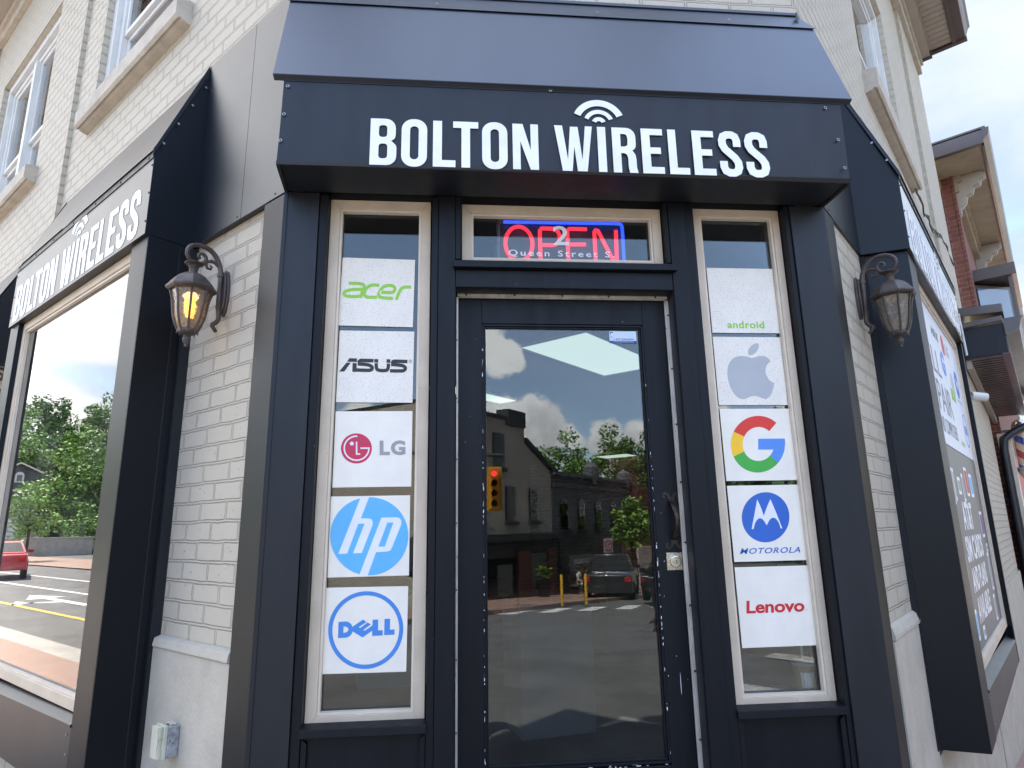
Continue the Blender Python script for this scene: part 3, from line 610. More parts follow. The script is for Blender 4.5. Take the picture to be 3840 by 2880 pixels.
# ---------------- display windows standing out from each street wall
def bay(m, sg, s0, s1, z0, z1, o, si0, si1, iz0, rec, splay, slope, glass_mat, blab):
    X = lambda s: sg * s
    bx = thing_mesh = MB()
    # near end cheek (splayed as built), far end cheek, front strips, apron
    A = [(X(s0 - splay * o), .0, z0), (X(s0), -o, z0), (X(s0), -o, z1), (X(s0 - splay * o), .0, z1)]
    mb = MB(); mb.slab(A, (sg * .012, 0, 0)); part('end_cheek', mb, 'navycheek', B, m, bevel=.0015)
    mb = MB(); mb.slab([(X(s0 - splay * o) - sg * .020, -.012, z0), (X(s0 - splay * o) - sg * .001, -.012, z0), (X(s0 - splay * o) - sg * .001, -.012, z1 - .01), (X(s0 - splay * o) - sg * .020, -.012, z1 - .01)], (0, .04, 0)); part('corner_trim', mb, 'navysoft', B, m)
    mb = MB()
    for q in (.030, .045): mb.slab([(X(s0 - splay * q) - sg * .003, -q, z0), (X(s0 - splay * q) - sg * .003, -q - .004, z0), (X(s0 - splay * q) - sg * .003, -q - .004, z1 - .01), (X(s0 - splay * q) - sg * .003, -q, z1 - .01)], (sg * .004, 0, 0))
    part('seam', mb, 'navy', B, m)
    mb = MB(); zz = lambda s: z0 + slope * (s - s0)
    mb.slab([(X(s0 + .0005), -o, z0), (X(si0), -o, z0), (X(si0), -o, z1), (X(s0 + .0005), -o, z1)], (0, .012, 0)); mb.box(X(si0), X(si0) - sg * .012, -o + .0125, -o + rec, iz0, z1)
    mb.slab([(X(si1), -o, z0), (X(s1), -o, z0), (X(s1), -o, z1), (X(si1), -o, z1)], (0, .012, 0)); mb.box(X(si1), X(si1) + sg * .012, -o + .0125, -o + rec, iz0, z1)
    mb.box(X(s1 - .001), X(s1 - .012), -o + .0125, .03, z0, z1)
    part('window_casing', mb, 'navycasing', B, m, bevel=.0015)
    mb = MB(); mb.slab([(X(si0 + .001), -o + .002, z0 + .001), (X(si1 - .001), -o + .002, z0 + .001), (X(si1 - .001), -o + .002, iz0 - .03 + slope), (X(si0 + .001), -o + .002, iz0 - .03)], (0, .012, 0))
    mb.slab([(X(si0 + .001), -o - .004, iz0 - .029), (X(si1 - .001), -o - .004, iz0 - .029 + slope), (X(si1 - .001), -o + rec, iz0 - .001 + slope), (X(si0 + .001), -o + rec, iz0 - .001)], (0, 0, -.012))
    mb.box(X(s0 + .02), X(s1 - .02), -o + .02, .03, z0 + .002, z0 + .012)
    for s, z in ((si0 + .03, z0 + .16), (si0 + .04, iz0 - .07), (si1 - .1, iz0 - .09), (si0 + .05, z0 + .05)): mb.disc(X(s), z, -o + .002, .005, .003, 1)
    part('apron', mb, ['navy', 'screw'], B, m)
    x0, x1 = sorted((X(si0 + .001), X(si1 - .001)))
    mb = MB(); bars(mb, x0, x1, iz0, z1, .046, -o + rec - .016, -o + rec + .03); f = part('display_window', mb, 'cream', B, m, bevel=.002, label=blab)
    mb = MB(); bars(mb, x0 + .0465, x1 - .0465, iz0 + .0465, z1 - .0465, .012, -o + rec - .008, -o + rec + .008); part('bead', mb, 'creamlite', f)
    mb = MB(); mb.box(x0 + .05, x1 - .05, -o + rec + .009, -o + rec + .013, iz0 + .05, z1 - .05); part('pane', mb, glass_mat, f)
    return f
bay(FL, -1, .783, 2.85, .50, 2.797, .185, .962, 2.68, .80, .042, .03, -.03, 'glassbay', 'tall display window reflecting trees and the street')
bay(FR, 1, .752, 3.02, .545, 2.797, .185, .985, 2.97, .775, .045, .38, -.06, 'glassbay', 'display window covered by repair and phone plan posters')

# ---------------- shop interior
mb = MB(); P_ = lambda m, x, y: tuple((m @ Vector((x, y, 0))).to_2d())
room = [P_(FL, -9, .28), P_(FL, -.15, .28), (-.8, .14), (1.25, .14), P_(FR, .15, .28), P_(FR, 8.4, .28), (12, 17), (-13, 17)]
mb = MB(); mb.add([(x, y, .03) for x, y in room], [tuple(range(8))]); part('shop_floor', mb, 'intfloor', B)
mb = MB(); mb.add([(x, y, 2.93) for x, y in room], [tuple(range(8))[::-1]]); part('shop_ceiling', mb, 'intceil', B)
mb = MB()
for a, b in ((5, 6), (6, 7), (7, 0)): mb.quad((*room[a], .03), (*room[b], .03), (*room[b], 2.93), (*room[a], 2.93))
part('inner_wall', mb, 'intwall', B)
# inner lining of the street walls
for m, rs in ((FL, [(-9, -2.8, .03, 2.93), (-2.8, -.78, .03, .8), (-.78, 0, .03, 2.93)]), (FR, [(0, .72, .03, 2.93), (.72, 2.95, .03, .76), (2.95, 8.4, .03, 2.93)])):
    mb = MB()
    for x0, x1, a, b in rs: mb.box(x0, x1, .255, .27, a, b)
    part('inner_lining', mb, 'intwall', B, m)
mb = MB(); mb.box(-.85, 1.3, .125, .14, 2.80, 2.93); part('inner_lining', mb, 'intwall', B)
# ------------------------------------------------------------------ sign lettering (tall condensed capitals) and awnings
def glyph(c):
    if c == 'B': return [[(0, 0), (0, 1), (.30, 1)] + arc(.30, .80, .19, .20, 90, 0, 5)[1:] + [(.49, .66)] + arc(.36, .64, .13, .12, 0, -70, 3)[1:] + arc(.36, .38, .15, .12, 70, 0, 3)[1:] + [(.51, .2)] + arc(.32, .19, .19, .19, 0, -90, 5)[1:],
                         rrect(.165, .60, .325, .86, .06, 3), rrect(.165, .14, .335, .46, .06, 3)]
    if c == 'O': return [rrect(0, -.015, .5, 1.015, .23, 7), rrect(.165, .14, .335, .86, .08, 5)]
    if c == 'L': return [[(0, 0), (0, 1), (.17, 1), (.17, .145), (.43, .145), (.43, 0)]]
    if c == 'T': return [[(0, .86), (0, 1), (.5, 1), (.5, .86), (.335, .86), (.335, 0), (.165, 0), (.165, .86)]]
    if c == 'N': return [[(0, 0), (0, 1), (.20, 1), (.355, .42), (.355, 1), (.505, 1), (.505, 0), (.345, 0), (.15, .62), (.15, 0)]]
    if c == 'W': return [[(0, 1), (.165, 1), (.265, .24), (.33, .98), (.49, .98), (.565, .24), (.645, 1), (.79, 1), (.66, 0), (.46, 0), (.405, .55), (.35, 0), (.15, 0)]]
    if c == 'I': return [[(0, 0), (0, 1), (.17, 1), (.17, 0)]]
    if c == 'R': return [[(0, 0), (0, 1), (.29, 1)] + arc(.29, .80, .19, .20, 90, 0, 5)[1:] + [(.48, .64)] + arc(.36, .62, .12, .13, 0, -70, 3)[1:] + [(.46, .40), (.475, .30), (.475, .12), (.50, 0), (.33, 0), (.31, .12), (.31, .32), (.29, .40), (.24, .43), (.17, .43), (.17, 0)],
                         [(.17, .575), (.25, .575), (.31, .61), (.315, .70), (.315, .78), (.29, .85), (.24, .86), (.17, .86)]]
    if c == 'E': return [[(0, 0), (0, 1), (.43, 1), (.43, .86), (.17, .86), (.17, .58), (.38, .58), (.38, .44), (.17, .44), (.17, .145), (.43, .145), (.43, 0)]]
    if c == 'S': return stroke([(.405, .66), (.405, .80), (.375, .89), (.30, .93), (.20, .93), (.12, .89), (.085, .80), (.09, .70), (.14, .60), (.34, .41), (.40, .31), (.41, .20), (.375, .11), (.30, .07), (.20, .07), (.12, .11), (.085, .20), (.085, .33)], .165)
WORD = [('B', -.534, -.437), ('O', -.419, -.324), ('L', -.302, -.218), ('T', -.227, -.132), ('O', -.118, -.022), ('N', -.002, .096), ('W', .159, .306), ('I', .326, .358), ('R', .383, .479), ('E', .498, .583), ('L', .604, .683), ('E', .701, .788), ('S', .806, .897), ('S', .912, 1.006)]
def lettering(fx, fz, y, parent, mtx, matname='lettering'):
    mb = MB()
    for c, a, b in WORD:
        lp = glyph(c); x0 = min(p[0] for l in lp for p in l); x1 = max(p[0] for l in lp for p in l)
        mb.shape(lp, y, .0012, 0, lambda u, v: (fx(a + (u - x0) / (x1 - x0) * (b - a)), fz(2.808 + v * .193)))
    part('lettering', mb, matname, parent, mtx)
    mb = MB()
    for r0, r1 in ((.078, .105), (.044, .061), (.012, .029)):
        l = arc(.335, 3.0147, r1, r1, 24, 156, 20) + arc(.335, 3.0147, r0, r0, 156, 24, 20)
        mb.shape([l], y, .0012, 0, lambda u, v: (fx(u), fz(v)))
    part('wireless_symbol', mb, matname, parent, mtx)
F3 = thing('shop_awning', 'wide navy metal awning over the entrance door with white shop name lettering', 'awning', (.22, -.19, 2.8), group='navy metal shop awnings')
Mi = Matrix.Translation((-.22, .19, -2.8))
def fpart(name, mb, m, **k): return part(name, mb, m, F3, Mi, **k)
mb = MB(); mb.slab([(-.868, -.190, 2.799), (1.338, -.180, 2.799), (1.338, -.190, 3.150), (-.860, -.190, 3.150)], (0, .012, 0)); fpart('fascia', mb, 'navysoft', bevel=.001)
mb = MB(); mb.slab([(-.868, -.1895, 2.800), (-.8865, -.0005, 2.800), (1.334, -.0005, 2.800), (1.337, -.1795, 2.800)], (0, 0, .012)); fpart('soffit', mb, 'navysoft')
mb = MB(); mb.slab([(-.868, -.1935, 2.7985), (1.338, -.1835, 2.7985), (1.338, -.1925, 2.814), (-.868, -.1925, 2.814)], (0, .003, 0))
mb.slab([(-.8675, -.19, 2.7975), (-.886, -.004, 2.7975), (-.874, -.004, 2.7975), (-.8545, -.19, 2.7975)], (0, 0, -.003)); mb.slab([(1.3375, -.18, 2.7975), (1.334, -.004, 2.7975), (1.322, -.004, 2.7975), (1.3245, -.18, 2.7975)], (0, 0, -.003))
fpart('drip_edge', mb, 'seal')
mb = MB()   # side cheeks of the box
for a, b, sg in (((-.867, -.186), (-.886, -.001), 1), ((1.337, -.178), (1.334, -.001), -1)):
    mb.slab([(a[0], a[1], 2.813), (b[0], b[1], 2.813), (b[0], b[1], 3.66), (a[0] + sg * .004, a[1], 3.16)], (sg * .010, 0, 0))
fpart('end_cheek', mb, 'navysoft')
nx, nz = 14, 5; mb = MB(); rr = random.Random(3)
lo, hi = ((-.900, -.204, 3.166), (1.382, -.204, 3.164)), ((-.917, -.006, 3.690), (1.396, -.006, 3.688))
gv = []
for j in range(nz + 1):
    for i in range(nx + 1):
        a = Vector(lo[0]).lerp(Vector(lo[1]), i / nx); b = Vector(hi[0]).lerp(Vector(hi[1]), i / nx); p = a.lerp(b, j / nz)
        if 0 < i < nx and 0 < j < nz: p += Vector((0, -.934, .356)) * rr.uniform(-.0016, .0016)
        gv.append(tuple(p))
mb.add(gv, [(j * (nx + 1) + i, j * (nx + 1) + i + 1, (j + 1) * (nx + 1) + i + 1, (j + 1) * (nx + 1) + i) for j in range(nz) for i in range(nx)])
fpart('hood', mb, 'navyhood', smooth=30)
mb = MB(); mb.slab([(-.900, -.2045, 3.166), (1.382, -.2045, 3.164), (1.378, -.1905, 3.150), (-.897, -.1905, 3.150)], (0, 0, .0035)); mb.box(-.858, 1.338, -.1925, -.188, 3.1495, 3.157); fpart('hood_lip', mb, 'navysoft')
mb = MB(); mb.slab([(-.924, -.0185, 3.676), (1.404, -.0185, 3.674), (1.352, .040, 3.792), (-.880, .040, 3.792)], (0, .006, .003))
mb.box(-.885, 1.356, .030, .0445, 3.785, 3.80); fpart('top_flashing', mb, 'navyhood', bevel=.0015)
mb = MB()
for x, z in ((-.845, 3.125), (-.852, 3.005), (-.858, 2.895), (.15, 3.155), (1.27, 3.128), (1.305, 2.985), (1.315, 2.860)): mb.disc(x, z, -.1925, .0065, .003); mb.disc(x, z, -.1955, .0035, .002, 1)
for x in (-.3, .40, 1.0): mb.add([(x + .006 * math.cos(a), -.018 + .006 * math.sin(a) * .5, 3.70 + .006 * math.sin(a)) for a in [k * PI / 4 for k in range(8)]], [tuple(range(8))])
fpart('screw', mb, ['screw', 'darkscrew'])
lettering(lambda u: u, lambda v: v, -.1935, F3, Mi)
def side_awning(label, m, sg, s0, s1, splay, ztop, o, lx):
    X = lambda s: sg * s
    org = m @ Vector((X((s0 + s1) / 2), -o, 2.8)); t = thing('shop_awning', label, 'awning', org, group='navy metal shop awnings')
    mi = Matrix.Translation(-org) @ m
    P = lambda name, mb, mt, **k: part(name, mb, mt, t, mi, **k)
    x0, x1 = sorted((X(s0), X(s1)))
    mb = MB(); mb.box(x0, x1, -o, -o + .008, 2.797, 3.215); P('fascia', mb, 'navy' if sg < 0 else 'signgloss', bevel=.001)
    mb = MB(); mb.slab([(X(s0 + .001), -o + .0085, 2.7985), (X(s1), -o + .0085, 2.7985), (X(s1), .0, 2.7985), (X(s0 - splay * o + .001), .0, 2.7985)], (0, 0, .008)); P('soffit', mb, 'black')
    for s, d in ((s0, 0), (s1, 1)):
        sp = 0 if d else splay
        A = [(X(s - sp * o), .0, 2.797), (X(s), -o + .001, 2.797), (X(s), -o + .001, 3.21), (X(s - sp * o), .0, ztop - .004)]
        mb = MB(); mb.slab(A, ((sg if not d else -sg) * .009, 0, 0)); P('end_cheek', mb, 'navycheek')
    mb = MB(); mb.slab([(X(s0) - sg * .008, -o - .010, 3.205), (X(s1) + sg * .008, -o - .010, 3.205), (X(s1), .012, ztop + .004), (X(s0) - sg * .002 - sg * splay * o, .012, ztop + .004)], (0, 0, .005)); P('hood', mb, 'navy')
    mb = MB(); mb.box(x0 - .002, x1 + .002, -o - .004, -o - .0005, 3.172, 3.208)
    mb.slab([(X(s0) - sg * .0125, -o - .010, 3.170), (X(s0 - splay * o) - sg * .004, -.002, ztop - .05), (X(s0 - splay * o) - sg * .004, -.002, ztop + .008), (X(s0) - sg * .0125, -o - .010, 3.208)], (sg * .0035, 0, 0))
    P('edge_trim', mb, 'navysoft', bevel=.001)
    mb = MB()
    for k in range(7): mb.disc(X(s0 + .05 + k * (s1 - s0 - .1) / 6), 3.188, -o - .004, .006, .003)
    for z in (3.14, 3.0, 2.86): mb.disc(X(s0 + .012), z, -o, .005, .003); mb.disc(X(s1 - .012), z, -o, .005, .003)
    P('screw', mb, 'darkscrew')
    mb = MB()
    for k in range(4):
        q = k / 3; y = -o * (1 - q) * .8 - .012 - .002; z = 3.24 + (ztop - 3.28) * (q * .80 + .06)
        x = X(s0 - splay * -y) - sg * .016
        mb.add([(x, y + .006 * math.cos(a), z - .02 + .006 * math.sin(a)) for a in [i * PI / 4 for i in range(8)]], [tuple(range(8))])
    P('cheek_screw', mb, 'screw')
    a, b = lx
    lettering(lambda u: a + (u + .534) / 1.54 * (b - a), lambda v: 2.815 + (v - 2.808) / .193 * .240, -o - .0005, t, mi)
    return t
side_awning('long navy awning on the left street wall with pale shop name sign', FL, -1, .782, 2.83, .04, 3.775, .202, (-2.76, -.872))
side_awning('navy awning on the right street wall with washed out white sign', FR, 1, .731, 2.98, .38, 3.775, .202, (.86, 2.86))
# flat cladding panels between the entrance and the side awnings
for m, x0, x1, fold, lab in ((FL, -.775, -.001, -.335, 'left'), (FR, .001, .655, .40, 'right')):
    mb = MB()
    mb.box(min(x0, x1), fold - .0015, -.0005, .007, 2.797, 3.775); mb.box(fold + .0015, max(x0, x1), -.0005, .007, 2.797, 3.775); mb.box(fold - .0016, fold + .0016, .001, .0069, 2.797, 3.775)
    mb.box(min(x0, x1), max(x0, x1), .0071, .06, 2.800, 2.812)
    f = part('cladding_panel', mb, 'navy', B, m)
    mb = MB()
    e = -.02 if x0 < 0 else .02
    for x in (e + (-.05 if x0 < 0 else .06), fold - .03): mb.disc(x, 2.815, -.0005, .0045, .002)
    part('screw', mb, 'darkscrew', f)
mb = MB(); mb.box(-.80, -.60, .02, .04, 3.7755, 3.785); part('top_seal', mb, 'stone', B, FL)

# ------------------------------------------------------------------ logo boards in the sidelights
PW, PH = .287, .2845
def board(label, cx, cz, rot, dirty=False):
    t = thing('logo_sign', label, 'sign', (cx, .0745, cz), group='square logo boards in the sidelights')
    t.rotation_euler = (0, rot, 0)
    mb = MB(); mb.box(-PW / 2, PW / 2, 0, .003, -PH / 2, PH / 2)
    part('board', mb, 'boarddirty' if dirty else 'board', t, bevel=.0006); return t
def unit(x0, x1, y0, y1, x0b=None, x1b=None):      # pixel box of a board in a close-up -> metres on the board
    x0b = x0 if x0b is None else x0b; x1b = x1 if x1b is None else x1b
    def fn(x, y):
        q = (y - y0) / (y1 - y0); a = x0 + (x0b - x0) * q; b = x1 + (x1b - x1) * q
        return ((x - a) / (b - a) * PW - PW / 2, PH / 2 - q * PH)
    return fn
def circ(cx, cy, rx, ry=None, n=40): return arc(cx, cy, rx, ry or rx, 0, 360, n)[:-1]
t = board('square white board reading acer in green, topmost on the left', -.5255, 2.414, R(.9), True)
u = unit(570, 1434, 853, 1648, 545, 1425); mb = MB()
def sm(p, n=3):
    for _ in range(n):
        q = [p[0]]
        for a, b in zip(p, p[1:]): q += [(a[0] * .75 + b[0] * .25, a[1] * .75 + b[1] * .25), (a[0] * .25 + b[0] * .75, a[1] * .25 + b[1] * .75)]
        p = q + [p[-1]]
    return p
for s in ([(652, 1158), (790, 1155), (845, 1180), (815, 1250), (795, 1325)], [(822, 1226), (700, 1228), (610, 1250), (595, 1290), (640, 1315), (795, 1306)], [(1015, 1172), (920, 1165), (850, 1215), (835, 1290), (870, 1316), (992, 1312)],
          [(1180, 1320), (1060, 1318), (1000, 1300), (1030, 1220), (1080, 1172), (1170, 1168), (1205, 1195), (1190, 1248), (1130, 1254), (1020, 1250)], [(1222, 1335), (1252, 1240), (1285, 1190), (1340, 1180), (1395, 1182)]):
    mb.shape(stroke(sm(s), 37), 0, .0008, 0, u)
part('logo', mb, 'v_green', t)
t = board('square white board reading ASUS in black, second from top on the left', -.5225, 2.1105, R(.4), True)
u = unit(541, 1427, 54, 893, 510, 1418); mb = MB()
for l in ([(660, 383), (750, 384), (749, 426), (634, 424)], [(628, 434), (678, 435), (602, 540), (542, 540)], [(700, 437), (748, 441), (748, 500), (748, 542), (697, 541)],
          [(750, 427), (762, 405), (790, 386), (947, 388), (946, 429)], [(956, 389), (1002, 389), (1002, 430), (956, 429)], [(1101, 390), (1147, 390), (1146, 432), (1101, 431)], [(1148, 432), (1165, 400), (1192, 391), (1351, 394), (1350, 434)]):
    mb.shape([l], 0, .0008, 0, u)
for s in ([(760, 448), (880, 455), (925, 475), (935, 495), (920, 520), (880, 523), (748, 520)], [(979, 438), (979, 480), (990, 515), (1030, 524), (1080, 524), (1115, 515), (1124, 480), (1124, 440)], [(1155, 450), (1280, 458), (1320, 475), (1331, 497), (1310, 522), (1270, 526), (1144, 525)]):
    mb.shape(stroke(sm(s, 2), 40), 0, .0008, 0, u)
mb.shape([circ(1386, 411, 20), circ(1386, 411, 16)], 0, .0006, 0, u); text(mb, 'R', 1379, 1393, 421, 401, 0, 0, fn=u)
part('logo', mb, 'v_black', t)
t = board('square white board with round crimson face mark and grey LG, third on the left', -.5225, 1.7925, R(-.1))
u = unit(505, 1413, 1003, 1900, 457, 1396); mb = MB(); mb.shape([circ(746, 1447, 183, 178)], 0, .0007, 0, u)
for s in (arc(748, 1445, 146, 142, -86, -360 + 0, 40),): mb.shape(stroke([(x, y) for x, y in s] + [], 17), -.0008, .0004, 1, u)
mb.shape(stroke([(748, 1368), (748, 1514), (790, 1514)], 17), -.0008, .0004, 1, u); mb.shape(stroke([(792, 1446), (901, 1446)], 17), -.0008, .0004, 1, u); mb.shape([circ(692, 1390, 23)], -.0008, .0004, 1, u)
text(mb, 'LG', 1020, 1328, 1532, 1356, 0, 2, weight=.045, fn=u, space=1.15)
part('logo', mb, ['v_crimson', 'v_white', 'v_grey'], t)
t = board('square white board filled by blue disc reading hp, fourth on the left', -.525, 1.476, R(-.2))
u = unit(452, 1392, 344, 1307, 396, 1364); mb = MB(); mb.shape([circ(900, 827, 464, 467, 60)], 0, .0007, 0, u)
mb.shape([[(797, 376), (806, 346), (912, 346), (903, 360), (800, 617), (880, 617), (925, 628), (942, 660), (938, 700), (805, 1029), (703, 1030), (845, 680), (770, 680), (632, 1032), (528, 1034)]], -.0008, .0004, 1, u)
mb.shape([[(1045, 612), (1220, 610), (1262, 622), (1284, 655), (1280, 700), (1165, 975), (1145, 1008), (1110, 1019), (975, 1023), (868, 1305), (765, 1306)], [(1115, 673), (1187, 673), (1080, 960), (1003, 960)]], -.0008, .0004, 1, u)
part('logo', mb, ['v_blue', 'v_white'], t)
t = board('square white board with DELL inside a blue ring, bottommost on the left', -.527, 1.156, R(.3))
u = unit(387, 1361, -239, 787, 343, 1339); mb = MB(); mb.shape([circ(857, 277, 446, 464, 60), circ(857, 277, 397, 414, 60)], 0, .0007, 0, u)
mb.shape([[(533, 177), (620, 174)] + arc(615, 270, 88, 96, -85, 85, 12) + [(527, 369)], [(592, 233)] + arc(600, 270, 50, 37, -80, 80, 8) + [(590, 308)]], 0, .0007, 0, u)
mb.shape([[(700, 237), (823, 155), (862, 186), (773, 245), (788, 257), (877, 192), (915, 217), (826, 280), (841, 291), (937, 228), (936, 290), (817, 370), (698, 292)]], 0, .0007, 0, u)
mb.shape([[(937, 161), (1001, 159), (1001, 290), (1057, 289), (1056, 352), (931, 354)]], 0, .0007, 0, u); mb.shape([[(1078, 155), (1145, 153), (1143, 286), (1199, 284), (1197, 346), (1074, 349)]], 0, .0007, 0, u)
part('logo', mb, 'v_dell', t)
t = board('speckled white board with the green word android low down, topmost on the right', .9735, 2.401, R(-.1), True)
mb = MB(); text(mb, 'android', -.078, .080, -.122, -.091, 0, weight=.022, space=1.06); part('logo', mb, 'v_green', t)
t = board('square white board with grey bitten apple, second on the right', .973, 2.0995, R(0), True)
u = unit(191, 635, 527, 965, 232, 687); mb = MB()
def closed_sm(p, n=2):
    for _ in range(n):
        q = []
        for a, b in zip(p, p[1:] + p[:1]): q += [(a[0] * .75 + b[0] * .25, a[1] * .75 + b[1] * .25), (a[0] * .25 + b[0] * .75, a[1] * .25 + b[1] * .75)]
        p = q
    return p
body = [(446, 666)] + sm([(446, 666), (405, 652), (350, 652), (305, 682), (284, 740), (292, 815), (322, 885), (362, 925), (400, 930), (440, 908), (480, 906), (520, 925), (552, 926), (578, 895), (597, 827)], 2)[1:] + sm([(597, 827), (560, 808), (537, 765), (537, 728), (552, 700), (571, 686)], 2)[1:] + sm([(571, 686), (545, 655), (505, 648), (446, 666)], 2)[1:-1]
mb.shape([body], 0, .0007, 0, u); mb.shape([closed_sm([(424, 650), (422, 610), (450, 577), (492, 564), (494, 602), (465, 640)], 1)], 0, .0007, 0, u)
part('logo', mb, 'v_silver', t)
t = board('square white board with four-colour capital G, third on the right', .9745, 1.800, R(-.2))
u = unit(233, 690, 990, 1454, 281, 747); mb = MB()
def sect(a0, a1, mi, n=14): mb.shape([arc(487, 1220, 179, 183, a0, a1, n) + arc(490, 1220, 105, 110, a1, a0, n)], 0, .0008, mi, u)
sect(-48, -154, 0); sect(-154, -206, 1); sect(-206, -317, 2); sect(-317, -349, 3); mb.shape([[(488, 1187), (663, 1187), (666, 1215), (662, 1257), (488, 1257)]], 0, .0009, 3, u)
part('logo', mb, ['v_gred', 'v_gyel', 'v_ggrn', 'v_gblu'], t)
t = board('square white board with blue M disc above MOTOROLA, fourth on the right', .976, 1.4975, R(-.3))
u = unit(286, 752, -174, 319, 331, 806); mb = MB(); mb.shape([circ(537, 36, 156, 163, 50)], 0, .0007, 0, u)
mb.shape([sm([(444, 112), (462, 20), (482, -80)], 1) + sm([(482, -80), (505, -30), (524, 28)], 1)[1:] + sm([(524, 28), (545, -30), (568, -80)], 1)[1:] + sm([(568, -80), (602, 0), (645, 112)], 1)[1:] + sm([(634, 112), (622, 70), (600, 44), (580, 40), (560, 55), (543, 90)], 2) + sm([(543, 90), (522, 55), (505, 42), (485, 46), (467, 70), (456, 112)], 2)[1:]], -.0008, .0004, 1, u)
text(mb, 'MOTOROLA', 367, 762, 270, 233, 0, 0, weight=.012, shear=.25, fn=u, space=1.12)
part('logo', mb, ['v_moto', 'v_white'], t)
t = board('square white board reading Lenovo in red, bottommost on the right', .976, 1.1935, R(-.2))
u = unit(337, 812, 353, 873, 384, 866); mb = MB(); text(mb, 'Lenovo', 412, 788, 656, 573, 0, 0, weight=.028, fn=u, space=.98); text(mb, 'TM', 790, 806, 647, 639, 0, 1, fn=u)
part('logo', mb, ['v_len', 'v_grey'], t)

# ------------------------------------------------------------------ neon OPEN sign behind the transom
red = mat('neon_red', (.8, .02, .04), .4, emit=((1, .04, .07), .30)); blu = mat('neon_blue', (.02, .05, .8), .4, emit=((.02, .08, 1), .45)); deadt = mat('unlit_neon_tube', (.16, .22, .26), .3)
t = thing('neon_open_sign', 'red and blue neon OPEN sign lit behind the transom glass', 'neon sign', (.22, .17, 2.60))
def npart(name, mb, m, **k): return part(name, mb, m, t, Matrix.Translation((-.22, -.17, -2.60)), **k)
mb = MB(); mb.box(-.035, .505, .172, .178, 2.53, 2.79); npart('backing_plate', mb, mat('smoky_acrylic', (.05, .055, .065), .4))
mb = MB(); ty = .152; tr0 = .0086
def neon(p, closed=False): mb.tube([(x, ty, z) for x, z in p], tr0, 8)
e_ = [(.050 + .058 * math.cos(a), ty, 2.672 + .078 * math.sin(a)) for a in [i * 2 * PI / 28 for i in range(29)]]; mb.tube(e_, tr0, 8)
neon([(.141, 2.59), (.141, 2.735), (.147, 2.744), (.195, 2.744)] + arc(.195, 2.7055, .032, .038, 90, -90, 10)[1:] + [(.145, 2.6675)])
neon([(.345, 2.745), (.268, 2.745), (.260, 2.738), (.260, 2.602), (.268, 2.595), (.342, 2.595)]); neon([(.264, 2.672), (.338, 2.674)])
neon([(.378, 2.595), (.378, 2.735), (.384, 2.743), (.394, 2.740), (.455, 2.600), (.464, 2.595), (.470, 2.602), (.473, 2.742)])
npart('red_tube', mb, red, smooth=60)
mb = MB(); mb.tube([(x, ty, z) for x, z in [(-.015, 2.770)] + [(.47, 2.775)] + arc(.483, 2.756, .019, .019, 90, 0, 6) + [(.502, 2.53)]], .0072, 8); npart('blue_tube', mb, blu, smooth=60)
mb = MB(); mb.tube([(x, ty, z) for x, z in [(-.038, 2.53), (-.038, 2.752)] + arc(-.020, 2.752, .018, .018, 180, 95, 6)], .0068, 8); npart('unlit_tube', mb, deadt, smooth=60)
mb = MB()
for x, z in ((-.05, 2.60), (.14, 2.55)): mb.box(x, x + .07, .30, .32, z, z + .14)
t2 = tag(part('cardboard_notice', mb, mat('kraft_card', (.25, .17, .10), .8)), 'pair of brown cards standing inside behind the transom window', 'card')
# iced coffee cup on the sill inside the right sidelight
t = thing('coffee_cup', 'plastic iced coffee cup with straw behind the right sidelight glass', 'cup', (1.105, .165, .862))
mb = MB(); mb.lathe([(.030, 0), (.034, .05), (.041, .105), (.0415, .108)], 24); part('cup_body', mb, mat('iced_coffee', (.30, .19, .10), .25, coat=.5), t, smooth=40)
mb = MB(); mb.lathe([(.0435, .108), (.0445, .112), (.041, .117), (.036, .124), (.020, .128), (.0001, .128)], 24); part('lid', mb, mat('clear_plastic', (.35, .35, .33), .15, coat=.6), t, smooth=40)
mb = MB(); mb.tube([(0, 0, .11), (.008, .004, .24)], .0042, 8); part('straw', mb, 'white', t)
mb = MB(); mb.lathe([(.0348, .03), (.0392, .085)], 24, cap=False); mb.f = mb.f[15:20]; mb.m = mb.m[15:20]; mb.v = [(x * 1.02, y * 1.02, z) for x, y, z in mb.v]; part('label', mb, 'white', t)
mb = MB(); text(mb, 'fé', -.022, .006, .035, .085, -.0385, weight=.03); part('lettering', mb, 'lettering', t)
mb = MB(); mb.box(.80, 1.15, .118, .30, .852, .861); part('inner_sill', mb, 'whitebox', B)
mb = MB(); mb.box(-.71, -.32, .118, .30, .852, .861); part('inner_sill', mb, 'intfloor', B)
mb = MB(); mb.box(.77, 1.16, .32, .34, .40, .98); part('inner_panel', mb, mat('dark_blue_panel', (.012, .02, .04), .5), B)

